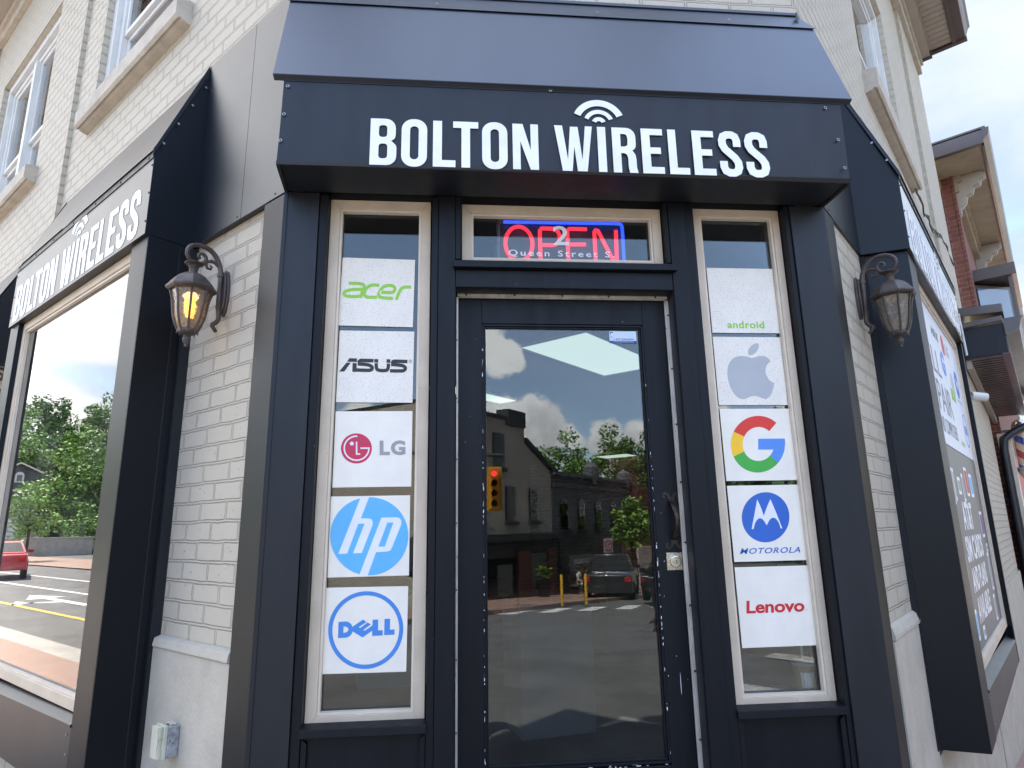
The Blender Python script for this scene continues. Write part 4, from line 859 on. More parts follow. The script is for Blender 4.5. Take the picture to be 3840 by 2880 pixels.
# ------------------------------------------------------------------ wall lanterns
hammered, _t, _b = newmat('hammered_seedy_glass')
_b.inputs['Base Color'].default_value = (.24, .21, .175, 1); _b.inputs['Roughness'].default_value = .25; _b.inputs['Transmission Weight'].default_value = .30; _b.inputs['Coat Weight'].default_value = .6
_v = _t.nodes.new('ShaderNodeTexVoronoi'); _v.inputs['Scale'].default_value = 55; _c = _t.nodes.new('ShaderNodeTexCoord'); _t.links.new(_c.outputs['Object'], _v.inputs['Vector']); bump(_t, _b, _v.outputs['Distance'], .7, .006)
def make_lantern(label, loc, rz, lit):
    t = thing('wall_lantern', label, 'lantern', loc, rz, group='bronze wall lanterns beside the entrance')
    # local: x along wall, y outward is -y, origin on the wall at the bottom of the lamp; axis at y=-A
    A = .145; mb = MB()
    pl = [(.0 + .033 * math.cos(a), .268 + .105 * math.sin(a) * (1 if math.sin(a) > 0 else 1.0)) for a in [i * 2 * PI / 24 for i in range(24)]]
    mb.prism(pl, 'y', -.012, 0); mb.prism([(x * .82, .268 + (z - .268) * .9) for x, z in pl], 'y', -.022, -.0121); part('back_plate', mb, 'bronze', t, bevel=.003, smooth=35)
    mb = MB()
    arm = [(0, -.030, .09), (0, -.046, .11), (0, -.050, .118), (0, -.036, .128), (0, -.024, .145), (0, -.026, .175), (0, -.030, .20), (0, -.030, .33), (0, -.034, .37), (0, -.047, .405), (0, -.070, .435), (0, -.105, .450), (0, -.145, .447), (0, -.172, .428), (0, -.180, .400), (0, -.168, .374), (0, -.145, .362), (0, -.118, .366), (0, -.100, .382), (0, -.098, .402), (0, -.112, .416), (0, -.128, .412), (0, -.132, .398), (0, -.122, .391)]
    q = [Vector(p) for p in arm]
    for _ in range(2):
        n = [q[0]]
        for a, b in zip(q, q[1:]): n += [a.lerp(b, .25), a.lerp(b, .75)]
        q = n + [q[-1]]
    rs = [.0075 + .0035 * math.sin(PI * min(1, i / len(q) * 1.5)) if i / len(q) < .66 else .0105 - .005 * (i / len(q) - .66) / .34 for i in range(len(q))]
    mb.tube(q, rs, 8); 
    mb.tube([(0, -.046, .382), (0, -.058, .392), (0, -.075, .395), (0, -.092, .388), (0, -.098, .372), (0, -.090, .358), (0, -.076, .358), (0, -.072, .368), (0, -.080, .374)], [.008, .008, .008, .007, .007, .006, .006, .005, .005], 8)
    mb.lathe([(.0145, .335), (.0150, .348)], 10, 0, (0, -.031, 0)); mb.lathe([(.0125, .195), (.0130, .205)], 10, 0, (0, -.028, 0))
    part('scroll_arm', mb, 'bronze', t, smooth=50)
    mb = MB(); H = 8; ro = PI / H
    mb.lathe([(.0135, .362), (.016, .366), (.0155, .37), (.0001, .371)], 16, 0, (0, -A, 0)); 
    mb.lathe([(.0160, .318), (.0165, .335), (.022, .349), (.036, .358), (.0375, .361), (.034, .363), (.0001, .364)], 24, 0, (0, -A, 0))
    mb.lathe([(.094, .240), (.097, .246), (.095, .252), (.088, .258), (.078, .275), (.062, .294), (.040, .309), (.0165, .319)], H, 0, (0, -A, 0), ro, cap=False)
    mb.lathe([(.074, .232), (.086, .234), (.094, .240)], H, 0, (0, -A, 0), ro, cap=False)
    part('cap', mb, 'bronze', t, bevel=.0012)
    gp = [(.078, .238), (.074, .222), (.068, .200), (.064, .175), (.061, .150), (.056, .120), (.047, .092), (.036, .068)]
    mb = MB(); mb.lathe([(r_ - .003, z) for r_, z in gp], H, 0, (0, -A, 0), ro, cap=False); gl = part('glass_panel', mb, hammered, t)
    mb = MB()
    for k in range(H):
        a = ro + k * 2 * PI / H; mb.tube([(r_ * math.cos(a), -A + r_ * math.sin(a), z) for r_, z in gp], [.0045] * len(gp), 6)
    mb.lathe([(.037, .074), (.039, .066), (.036, .060), (.026, .054), (.014, .050), (.012, .044), (.016, .036), (.015, .026), (.010, .016), (.006, .010), (.0075, .004), (.004, .0), (.0001, -.001)], 16, 0, (0, -A, 0))
    for k in range(H):
        a = ro + k * 2 * PI / H; mb.tube([(.036 * math.cos(a), -A + .036 * math.sin(a), .066), (.039 * math.cos(a), -A + .039 * math.sin(a), .054)], [.004, .002], 6)
    part('cage', mb, 'bronze', t, smooth=40)
    mb = MB(); mb.lathe([(.006, .125), (.010, .135), (.016, .155), (.017, .175), (.014, .190), (.008, .205), (.0001, .206)], 14, 0, (0, -A, 0))
    part('bulb', mb, mat('lit_bulb', (.9, .5, .1), .4, emit=((1, .48, .05), 3.5)) if lit else 'whitebox', t, smooth=60)
    if lit:
        l = bpy.data.lights.new('bulb_light', 'POINT'); l.energy = .05; l.color = (1, .55, .2); l.shadow_soft_size = .02
        lo = bpy.data.objects.new('bulb_light', l); COL.objects.link(lo); lo.parent = t; lo.location = (0, -A, .215)
    return t
make_lantern('lit bronze lantern with amber bulb on the brick strip left of the door', FL @ Vector((-.462, .030, 2.228)), R(-43.4), True)
make_lantern('unlit bronze lantern on the brick strip right of the door', FR @ Vector((.470, .012, 2.248)), R(44.5), False)
make_lantern('bronze lantern cut off by the left edge of the photo', FL @ Vector((-3.42, .03, 2.20)), R(-43.4), False)

# ------------------------------------------------------------------ bell box on the render, cable, tube
t = thing('doorbell_box', 'cream plastic box on a grey metal back box low on the left stucco', 'electrical box', FL @ Vector((-.500, .005, .702)), R(-43.4)); t.scale = (.82, .82, .82)
mb = MB(); mb.box(-.046, .046, -.052, -.002, .004, .132); part('back_box', mb, mat('galvanised_box', (.34, .36, .40), .5, metal=.5, var=.35, vscale=40, specks=(90, .62, (.12, .12, .13))), t, bevel=.004)
mb = MB(); mb.box(-.044, .040, -.066, -.0525, 0, .138); mb.box(-.043, .018, -.085, -.0665, .004, .134); mb.box(.0185, .026, -.082, -.0665, .004, .044); mb.box(.0185, .026, -.082, -.0665, .086, .134); part('cover', mb, mat('aged_cream_plastic', (.52, .51, .42), .45, var=.08), t, bevel=.0018)
mb = MB(); mb.tube([(-.02, -.04, .131), (.01, -.035, .142), (.03, -.03, .133)], .006, 8); mb.tube([(.0, -.03, .132), (.02, -.028, .145), (.04, -.02, .136)], .005, 8); part('old_sealant', mb, 'stone', t, smooth=60)
mb = MB(); pts = []; rr = random.Random(9)
cab = [(3.55, 4.36), (3.96, 4.33), (4.34, 4.35), (4.81, 4.43), (5.29, 4.56), (5.67, 4.61), (6.0, 4.62), (6.5, 4.5)]
for (a, za), (b, zb) in zip(cab, cab[1:]):
    for q in (0, .33, .66): pts.append(FR @ Vector((a + (b - a) * q, -.035 + .02 * rr.random(), za + (zb - za) * q + rr.uniform(-.02, .02))))
mb.tube(pts, .008, 6); pts2 = [p + Vector((0, 0, rr.uniform(-.04, .05))) for p in pts]; mb.tube(pts2, .006, 6)
tag(part('wall_cable', mb, mat('weathered_cable', (.06, .05, .045), .6), smooth=60), 'tangled dark cable running along the right brick wall above the sign', 'cable')
t = thing('security_camera', 'white tube shaped camera on a dark bracket beyond the poster window', 'camera', FR @ Vector((5.35, .01, 2.76)), R(44.5))
mb = MB(); c = [(0, -.04, 0), (0.10, -.16, -.02)]; mb.tube(c, .045, 20); part('housing', mb, 'white', t, smooth=50)
mb = MB(); mb.box(-.04, .04, -.02, 0, -.06, .10); mb.tube([(0, -.01, .05), (0, -.05, .01)], .02, 8); part('bracket', mb, 'black', t)

# ------------------------------------------------------------------ posters on the right display window
def poster(label, z0, z1, base, s0=1.035, s1=2.92, y=-.138):
    org = FR @ Vector(((s0 + s1) / 2, y, z0)); t = thing('window_poster', label, 'poster', org, R(44.5)); cx = (s0 + s1) / 2
    mb = MB(); mb.box(s0 - cx, s1 - cx, 0, .003, 0, z1 - z0); part('sheet', mb, base, t); return t, s1 - s0
M['poster_w'] = mat('white_poster', (.66, .70, .78), .35); M['poster_g'] = mat('grey_poster', (.10, .105, .115), .4)
M['frost'] = mat('v_greytext', (.20, .21, .24), .5)
t, w = poster('white poster with repair lettering and phone maker logos on right window', 1.905, 2.745, 'poster_w')
h = .84; mb = MB(); f2 = lambda a, b: (a - w / 2, b)
for s_, a, b, c, d in (('WE', .10, .40, .60, .79), ('SELL', .10, .78, .42, .58), ('REPAIR', .10, 1.06, .20, .38), ('CELL AND COMPUTERS', .10, 1.10, .07, .16)):
    text(mb, s_, a - w / 2, b - w / 2, c, d, 0, 0, weight=.0)
part('lettering', mb, 'frost', t)
mb = MB()
text(mb, 'ASUS', .62 - w / 2, .92 - w / 2, .68, .74, 0, 0, weight=.03); text(mb, 'acer', 1.15 - w / 2, 1.42 - w / 2, .35, .44, 0, 1, weight=.03, shear=.3); text(mb, 'LG', 1.25 - w / 2, 1.42 - w / 2, .67, .75, 0, 2, weight=.03)
mb.shape([circ(1.13 - w / 2, .71, .07)], 0, .0008, 3); text(mb, 'G', .88 - w / 2, 1.06 - w / 2, .48, .64, 0, 4, weight=.05); mb.shape([circ(1.62 - w / 2, .52, .10)], 0, .0008, 5); text(mb, 'M', 1.57 - w / 2, 1.67 - w / 2, .48, .56, -.001, 6, weight=.02)
text(mb, 'MOTOROLA', 1.50 - w / 2, 1.74 - w / 2, .385, .405, 0, 5); text(mb, 'android', 1.25 - w / 2, 1.45 - w / 2, .06, .10, 0, 1); mb.shape([circ(1.70 - w / 2, .20, .12), circ(1.70 - w / 2, .20, .108)], 0, .0008, 7); text(mb, 'DELL', 1.62 - w / 2, 1.78 - w / 2, .17, .23, 0, 7, weight=.03)
mb.shape([closed_sm([(1.28 - w / 2, .55), (1.25 - w / 2, .47), (1.30 - w / 2, .40), (1.37 - w / 2, .40), (1.42 - w / 2, .47), (1.40 - w / 2, .55), (1.34 - w / 2, .56)], 2)], 0, .0008, 2)
part('maker_logos', mb, ['frost', 'v_green', 'v_silver', 'v_crimson', 'v_gblu', 'v_moto', 'v_white', 'v_dell'], t)
t, w = poster('dark grey poster offering AT&T sim cards and plans, with phones pictured', .835, 1.900, 'poster_g')
mb = MB()
for s_, a, b, c, d in (('AT&T', .62, 1.12, .60, .76), ('SIM CARDS', .52, 1.42, .43, .57), ('AND PLANS', .56, 1.36, .27, .40), ('AVAILABLE', .58, 1.30, .11, .24)): text(mb, s_, a - w / 2, b - w / 2, c, d, 0, 0, weight=.035)
part('lettering', mb, 'lettering', t); mb = MB(); rr = random.Random(4)
for x, z, a, b, mi in ((.32, .74, .12, .20, 0), (.46, .76, .05, .18, 0), (.64, .80, .13, .10, 0), (.86, .76, .08, .17, 0), (1.06, .80, .14, .18, 1), (1.30, .80, .16, .15, 2), (1.56, .54, .16, .17, 3), (.28, .34, .13, .14, 3), (1.60, .20, .12, .24, 0), (1.66, .44, .09, .06, 0), (1.52, .02, .1, .16, 0), (.40, .05, .08, .15, 2), (.66, .02, .1, .07, 0)):
    mb.shape([rrect(x - w / 2, z, x + a - w / 2, z + b, .02)], 0, .0008, 0); mb.shape([rrect(x + .012 - w / 2, z + .02, x + a - .012 - w / 2, z + b - .02, .01)], -.001, .0004, mi if mi else 4)
part('phone_pictures', mb, ['lettering', 'v_red', 'v_blue', 'v_purple', 'v_grey'], t)
# small shop-owner items inside
lt = mat('fluorescent_diffuser', (.8, .85, .7), .5, emit=((.93, 1.0, .84), .20))
def troffer(label, c, ang, w, l, kind=0):
    t = thing('ceiling_light', label, 'ceiling light', (c[0], c[1], 2.93), ang, group='flat ceiling lights inside the shop')
    mb = MB(); bars(mb, -w / 2, w / 2, -l / 2, l / 2, .02, 0, .02); mb.v = [(x, z, -y) for x, y, z in mb.v]; part('frame', mb, 'white', t)
    mb = MB(); mb.box(-w / 2 + .021, w / 2 - .021, -l / 2 + .021, l / 2 - .021, -.014, -.010); part('diffuser', mb, lt, t); return t
troffer('large ceiling light panel seen at the top of the door glass', (.98, 2.83), R(-43.5), .66, 1.36)
troffer('second ceiling light panel seen low at the right of the door glass', (3.33, 10.95), R(-43.5), .80, 1.15)
troffer('narrow ceiling light seen at the left of the door glass', (-.02, 4.42), R(-43.5), .30, 1.2)
for label, x, y, sx_, sy_, h_ in (('white display plinth seen low through the door glass', .45, 2.6, .55, .45, .95), ('long white counter along the back of the shop', 2.6, 5.6, 2.4, .5, 1.0), ('low white cabinet behind the left of the door', -.6, 4.2, 1.1, .45, .85)):
    t = thing('display_counter', label, 'counter', (x, y, .03), R(12))
    mb = MB(); mb.box(-sx_ / 2, sx_ / 2, -sy_ / 2, sy_ / 2, .06, h_); part('cabinet', mb, 'whitebox', t, bevel=.004)
    mb = MB(); mb.box(-sx_ / 2 - .02, sx_ / 2 + .02, -sy_ / 2 - .02, sy_ / 2 + .02, h_ + .001, h_ + .03); part('counter_top', mb, 'intfloor', t, bevel=.003)

# ------------------------------------------------------------------ across the crossing (seen mirrored in the door glass)
def bld(name, label, t0, t1, z1, m, depth=9.):
    t = thing(name, label, 'building', FF @ Vector(((t0 + t1) / 2, 0, -1.6)), math.atan2(-.785, .62)); mi = Matrix.Translation((-(t0 + t1) / 2, 0, 1.6)); return t, mi
def win(t, mi, x0, x1, z0, z1, y=.0, frame='dark', arch=0, hood=None):
    mb = MB(); mb.box(x0 - .04, x1 + .04, y, y + .07, z0 - .04, z1 + .04)
    if arch: mb.prism([(x0 - .04, z1 + .04)] + [(x0 + (x1 - x0) * k / 8, z1 + .04 + arch * math.sin(PI * k / 8)) for k in range(1, 8)] + [(x1 + .04, z1 + .04)], 'y', y, y + .06)
    f = part('window', mb, frame, t, mi)
    mb = MB(); mb.box(x0, x1, y + .071, y + .075, z0, (z0 + z1) / 2 - .02); mb.box(x0, x1, y + .071, y + .075, (z0 + z1) / 2 + .02, z1); part('pane', mb, 'glassup', f)
    mb = MB(); mb.box(x0 - .12, x1 + .12, y, y + .16, z0 - .20, z0 - .05); part('sill', mb, hood or 'darkwall', f)
# in this frame +y points back towards the camera, so fronts are on the +y side
t, mi = bld('cream_gabled_building', 'cream stuccoed corner building with stepped gable and tall dark windows', -9, 0, 6, 'paint_cream')
mb = MB(); mb.prism([(-9, -2.2), (0, -2.2), (0, 4.0), (-2.26, 5.15), (-2.3, 6.0), (-9, 6.0)], 'y', -9, 0); part('wall', mb, 'paint_cream', t, mi)
mb = MB(); mb.prism([(.12, 3.98), (.12, 4.2), (-2.22, 5.4), (-2.22, 5.16)], 'y', -9, .12); mb.box(-9, -2.31, -9, .12, 6.001, 6.15); mb.box(-3.75, -2.35, -.5, .14, 5.8, 6.5); part('coping', mb, 'darkwall', t, mi)
mb = MB(); mb.box(-9.1, .05, .0, .30, -2.0, 1.15); mb.box(-9.2, .12, .30, .5, .9, 1.2); part('shopfront', mb, 'darkwall', t, mi)
for a, b, c, d in ((-4.73, -4.0, 3.95, 5.31), (-3.84, -3.15, 1.75, 3.12), (-1.98, -1.31, 1.75, 3.1), (-6.2, -5.5, 1.75, 3.1), (-8.0, -7.3, 1.75, 3.1)): win(t, mi, a, b, c, d)
mb = MB(); mb.box(-5.9, -3.6, .301, .33, -1.3, .25); part('shop_window', mb, 'dark', t, mi)
mb = MB(); mb.box(-5.0, -3.95, .331, .35, -1.2, .0); part('window_decal', mb, mat('dull_green_blind', (.11, .14, .13), .5), t, mi)
mb = MB(); mb.box(-3.55, -2.6, .29, .42, -2.0, .5); mb.box(-1.1, -.45, .29, .42, -2.0, .5); part('brick_pier', mb, 'redbrick', t, mi)
mb = MB(); mb.box(-2.55, -1.15, .301, .36, -2.0, .35); part('door', mb, mat('green_grey_door', (.10, .115, .105), .5), t, mi)
t, mi = bld('grey_brick_row', 'long grey painted brick row with arched windows and heavy cornice', 0, 9, 4, 'paint_grey')
mb = MB(); mb.box(.01, 9, -9, -.02, -3, 3.85); part('wall', mb, 'paint_grey', t, mi)
mb = MB(); mb.box(.02, 9, -.1, .18, 3.3, 3.5); mb.box(.02, 9, -.1, .25, 3.85, 4.0); mb.lathe([(.35, 3.6), (.42, 4.1), (.4, 4.5), (.2, 4.75), (.01, 4.8)], 10, 0, (4.3, 0, 0)); mb.lathe([(.35, 3.6), (.42, 4.1), (.4, 4.4), (.01, 4.7)], 10, 0, (8.6, 0, 0)); part('cornice', mb, mat('grey_cornice', (.12, .125, .14), .7), t, mi)
for x in (1.15, 3.0, 4.95, 6.85): win(t, mi, x - .3, x + .3, 1.35, 2.6, -.02, arch=.18)
mb = MB(); mb.box(.05, 9, -.02, .35, -3, 1.05); part('shopfront', mb, mat('black_shopfront', (.02, .022, .025), .5), t, mi)
mb = MB(); mb.box(.9, 3.2, .351, .37, -2.0, .1); part('shop_window', mb, mat('grey_poster_glass', (.12, .13, .13), .4), t, mi)
mb = MB(); mb.box(4.6, 5.7, .34, .45, -2.6, .55); mb.box(7.0, 8.6, .34, .45, -2.8, .45); part('brick_pier', mb, 'redbrick', t, mi)
mb = MB(); text(mb, 'ICE CREAM', .0, 1.6, 0, .22, 0, 0, weight=.02, t=.02); mb.v = [(2.9 - x, .38 - y, z - .3) for x, y, z in mb.v]; part('lettering', mb, 'lettering', t, mi)
t, mi = bld('red_brick_block', 'red brick block with pinnacle and round arched window at the row end', 9.1, 24, 4, 'redbrick')
mb = MB(); mb.box(9.05, 24, -9, .1, -3.5, 3.6); mb.box(9.05, 9.9, .1, .3, -3.5, 4.4); mb.box(9.05, 24, .1, .25, 2.4, 2.6); mb.box(9.05, 24, .1, .3, 3.5, 3.75); part('wall', mb, mat('terracotta_brick', (.30, .13, .085), .85, var=.2, vscale=2), t, mi)
mb = MB(); mb.box(9.0, 24, .26, .5, -3.5, .2); part('shopfront', mb, 'paint_cream', t, mi)
for x in (11.3, 13.6, 16): win(t, mi, x - .35, x + .35, .8, 2.0, .1, arch=.35)
def street_row(m, sg, o, plan):
    for s0, s1, h, wm, lab in plan:
        x0, x1 = sorted((sg * s0, sg * s1)); org = m @ Vector(((x0 + x1) / 2, -o, 0)); w = (x1 - x0) / 2
        t = thing('street_building', lab, 'building', (org.x, org.y, gz(org.x, org.y)), math.atan2(m[1][0], m[0][0]))
        mb = MB(); mb.box(-w + .02, w - .02, -8, 0, -3.5, h); part('wall', mb, wm, t); mb = MB(); mb.box(-w, w, -8, .25, h + .001, h + .25); mb.box(-w + .05, w - .05, .001, .15, h - .45, h - .25); part('cornice', mb, 'darkwall', t)
        mb = MB(); mb.box(-w + .3, w - .3, .001, .12, -1.6, 3.0); mb.box(-w + .1, w - .1, .001, .4, 3.0, 3.5); part('shopfront', mb, 'black', t)
        n = max(2, int(w * 2 / 2.4))
        for k in range(n): win(t, ID, -w + (k + .5) * 2 * w / n - .45, -w + (k + .5) * 2 * w / n + .45, 4.5, 6.4, .001)
street_row(FR, 1, 14.5, [(-3, 7, 8.2, 'redbrick', 'red brick shop row across the right street, nearest the crossing'), (7.2, 17, 9.0, 'paint_grey', 'grey painted shop across the right street'), (17.2, 30, 8.0, 'redbrick', 'long red brick shop row farther down the right street'), (30.2, 50, 8.6, 'paint_cream', 'cream building at the far end of the right street')])
street_row(FL, -1, 19, [(-9, -1, 7.6, 'redbrick', 'red brick shop across the left street, beside the cream gabled one'), (-.8, 8, 8.6, 'darkwall', 'dark sided shop across the left street'), (8.2, 15, 7.2, 'redbrick', 'small red brick shop across the left street')])
# vehicles ---------------------------------------------------------
def make_car(label, loc, rz, paint, kind='sedan', group=None):
    t = thing('parked_pickup' if kind == 'pickup' else 'car', label, 'pickup truck' if kind == 'pickup' else 'car', loc, rz, group)
    L_, Wd = (5.4, 1.95) if kind == 'pickup' else (4.5, 1.8)
    if kind == 'pickup':
        lo = [(-2.7, .45), (-2.72, .95), (-2.6, 1.12), (-1.0, 1.15), (2.6, 1.15), (2.7, 1.1), (2.72, .45)]; top = [(-1.05, 1.15), (-.55, 1.78), (.95, 1.82), (1.15, 1.15)]
    else:
        lo = [(-2.22, .35), (-2.25, .62), (-2.1, .78), (-1.1, .92), (1.6, .98), (2.2, .92), (2.25, .6), (2.2, .35)]; top = [(-1.2, .91), (-.45, 1.40), (.75, 1.42), (1.75, .97)]
    mb = MB()
    def loft(prof, w0, w1, zlo, zhi, mi=0):
        n = len(prof); vs = []
        for sgn in (-1, 1):
            for x, z in prof:
                q = (z - zlo) / (zhi - zlo); vs.append((x, sgn * (w0 + (w1 - w0) * q) / 2, z))
        mb.add(vs, [tuple(range(n)), tuple(range(2 * n - 1, n - 1, -1))] + [(i, (i + 1) % n, (i + 1) % n + n, i + n) for i in range(n)], mi)
    loft(lo, Wd, Wd * .94, .3, 1.15); loft(top, Wd * .92, Wd * .70, .9, 1.8 if kind == 'pickup' else 1.42)
    body = part('body', mb, paint, t, bevel=.04, smooth=40)
    mb = MB(); zt = top[1][1]; zb = top[0][1]
    wz = [(top[0][0] + .16, zb + .03), (top[1][0] + .06, zt - .07), (top[2][0] - .05, zt - .07), (top[3][0] - .18, zb + .03)]
    sc_ = lambda z: (Wd * .92 + (Wd * .70 - Wd * .92) * (z - .9) / ((1.8 if kind == 'pickup' else 1.42) - .9)) / 2 + .006
    for sg in (-1, 1): mb.add([(x, sg * sc_(z), z) for x, z in wz], [(0, 1, 2, 3)])
    def ends(a, b, o):
        (xa, za), (xb, zb_) = a, b; mb.add([(xa + (xb - xa) * .12 + o, -sc_(za) * .9, za + (zb_ - za) * .12), (xa + (xb - xa) * .12 + o, sc_(za) * .9, za + (zb_ - za) * .12), (xa + (xb - xa) * .88 + o, sc_(zb_) * .9, za + (zb_ - za) * .88), (xa + (xb - xa) * .88 + o, -sc_(zb_) * .9, za + (zb_ - za) * .88)], [(0, 1, 2, 3)])
    ends(top[0], top[1], -.012); ends(top[3], top[2], .012)
    part('windows', mb, 'dark', t)
    rw = .40 if kind == 'pickup' else .33
    for x in (-L_ * .30, L_ * .29):
        for sg in (-1, 1):
            mb = MB(); mb.lathe([(rw * .6, -.11), (rw * .95, -.11), (rw, -.08), (rw, .08), (rw * .95, .11), (rw * .6, .11)], 20); mb.v = [(a + x, c + sg * (Wd / 2 - .10), b + rw) for a, b, c in mb.v]; w = part('wheel', mb, 'tyre', t, smooth=40)
            mb = MB(); mb.lathe([(.001, .04), (rw * .25, .06), (rw * .58, .03), (rw * .6, -.03), (.001, -.03)], 12); mb.v = [(a + x, c * sg + sg * (Wd / 2 - .06), b + rw) for a, b, c in mb.v]; part('rim', mb, 'screw', w)
    xf = lo[0][0]
    for sg in (-1, 1):
        mb = MB(); mb.box(xf - .03, xf + .12, sg * Wd * .30, sg * Wd * .44, .60 + (.2 if kind == 'pickup' else 0), .72 + (.22 if kind == 'pickup' else 0)); part('headlight', mb, mat('headlamp', (.8, .8, .75), .2, emit=((1, .97, .85), 3.)), t, bevel=.01)
        mb = MB(); mb.box(-xf - .10, -xf + .03, sg * Wd * .34, sg * Wd * .46, .70 + (.15 if kind == 'pickup' else 0), .84 + (.2 if kind == 'pickup' else 0)); part('tail_light', mb, 'v_red', t, bevel=.01)
        mb = MB(); mb.box(-.95 + .1 * (kind == 'pickup'), -.75 + .1 * (kind == 'pickup'), sg * Wd * .47, sg * Wd * .58, zb + .02, zb + .16); part('wing_mirror', mb, paint, t, bevel=.02)
    mb = MB(); mb.box(xf - .04, xf + .05, -Wd * .25, Wd * .25, .40, .56); part('grille', mb, 'tyre', t)
    mb = MB(); mb.box(xf - .055, xf - .041, -.16, .16, .42, .53); part('number_plate', mb, 'white', t)
    return t
carred = mat('red_car_paint', (.50, .025, .04), .25, coat=1, crough=.05); carblk = mat('black_car_paint', (.012, .013, .016), .25, coat=1, crough=.05); cargry = mat('grey_car_paint', (.15, .16, .18), .3, coat=1, crough=.05)
make_car('red car with headlights on, driving towards the shop on the left street', (-27.3, 15.9, -.15), R(-28.8), carred)
make_car('black pickup truck waiting across the crossing', (6.3, -24.6, gz(0, -24.6)), R(108), carblk, 'pickup')
make_car('dark car waiting behind the crossing at the right', (6.6, -17.4, gz(0, -17.4)), R(100), carblk)
for i, (dx, dy) in enumerate(((0, 0), (-3.0, 1.9))): make_car(['grey car parked by the wooded slope', 'grey car parked farther along by the wooded slope'][i], (-57 + dx, 27.5 + dy, -.15), R(60), cargry, group='cars parked by the slope')
# yellow posts, signal, no-parking sign, planter, lamp post
for i, (x, y) in enumerate(((3.1, -18.2), (3.9, -18.3))):
    t = thing('bollard', ['yellow post at the crossing, nearer the cream building', 'yellow post at the crossing, nearer the pickup'][i], 'bollard', (x, y, gz(x, y)), group='yellow posts at the crossing')
    mb = MB(); mb.lathe([(.05, 0), (.05, .95), (.035, 1.0), (.001, 1.01)], 12); part('post', mb, mat('yellow_plastic', (.75, .42, .03), .5), t, smooth=40); mb = MB(); mb.lathe([(.11, 0), (.10, .03), (.06, .04)], 12); part('foot', mb, 'tyre', t)
t = thing('traffic_signal', 'yellow traffic signal with red lamp lit, hung over the crossing', 'traffic light', (.86, -16.4, 2.0), R(180))
mb = MB(); mb.box(-.24, .24, .05, .08, -.05, 1.25); part('backboard', mb, mat('signal_yellow', (.62, .30, .02), .5), t, bevel=.01); mb = MB(); mb.box(-.15, .15, .081, .25, 0, 1.2); part('housing', mb, mat('signal_yellow2', (.70, .36, .03), .5), t, bevel=.01)
mb = MB(); mb.tube([(0, .0, 1.0), (0, 0, 1.6)], .03, 8); mb.tube([(-9, 0, 1.9), (.3, 0, 1.6)], .05, 8); mb.tube([(-9, 0, -3.4), (-9, 0, 2.2)], .12, 10); part('mast_arm', mb, 'darkwall', t)
t.rotation_euler = (0, 0, 0); 
for k, c in enumerate(((.02, .05, .02), (.05, .04, .01), (.04, .02, .01), (.9, .05, .04))):
    z = .17 + k * .29; mb = MB(); mb.lathe([(.09, 0), (.09, .02), (.001, .03)], 14); mb.v = [(a, .25 + c_, b + z) for a, b, c_ in mb.v]
    part('lens', mb, mat('signal_lens', c, .3, emit=(c, 2.5) if k == 3 else None), t)
    mb = MB(); mb.add([(.105 * math.cos(a), .25 + d, z + .105 * math.sin(a)) for a in [R(-20 + 20 * i) for i in range(12)] for d in (0, .22)], [(2 * i, 2 * i + 1, 2 * i + 3, 2 * i + 2) for i in range(11)]); part('visor', mb, mat('visor_yellow', (.6, .32, .05), .6), t)
t = thing('road_sign', 'square white no-stopping sign with red ring on a thin post', 'sign', (6.3, -25.2, gz(0, -25.2)), R(-38))
mb = MB(); mb.tube([(0, 0, 0), (0, 0, 2.5)], .03, 8); part('post', mb, 'screw', t); mb = MB(); mb.box(-.3, .3, .03, .04, 1.85, 2.45); part('plate', mb, 'white', t)
mb = MB(); mb.shape([circ(0, 2.15, .25), circ(0, 2.15, .20)], 0, .004); mb.shape(stroke([(-.16, 2.31), (.16, 1.99)], .05), 0, .004); mb.v = [(-x, .041 - y, z) for x, y, z in mb.v]; part('symbol', mb, 'v_red', t)
# trees -------------------------------------------------------------
def tree_parts(h, r, seed, n=2600, leaf=.22, cz=.62, squash=1.15):
    rr = random.Random(seed); cl = []
    for k in range(26):
        a = rr.uniform(0, 2 * PI); e = rr.uniform(-1, 1); q = r * rr.uniform(.35, .92); s = math.sqrt(1 - e * e)
        cl.append((Vector((q * s * math.cos(a), q * s * math.sin(a), h * cz + q * e * squash)), r * rr.uniform(.18, .42)))
    mb = MB()
    for k in range(n):
        c, cr = cl[rr.randrange(26)]; d = Vector((rr.gauss(0, 1), rr.gauss(0, 1), rr.gauss(0, .8))).normalized(); p = c + d * cr * rr.uniform(.6, 1.08)
        u = Vector((rr.gauss(0, 1), rr.gauss(0, 1), rr.gauss(0, .5))).normalized(); v = u.cross(d); v = v.normalized() if v.length > .01 else Vector((0, 0, 1)); l = leaf * rr.uniform(.6, 1.3)
        mi = 0 if rr.random() < .5 else (1 if rr.random() < .7 else 2)
        mb.add([p - u * l, p + v * l * .6, p + u * l, p - v * l * .6], [(0, 1, 2, 3)], mi)
    tk = MB(); tk.tube([(0, 0, 0), (rr.uniform(-.1, .1), 0, h * .3), (0, rr.uniform(-.2, .2), h * .75)], [h * .022, h * .017, h * .006], 8)
    for k in range(6):
        c, cr = cl[k]; tk.tube([(0, 0, h * rr.uniform(.3, .5)), tuple(c * .6 + Vector((0, 0, h * .2))), tuple(c)], [h * .010, h * .007, h * .003], 6)
    return mb, tk
kinds = []
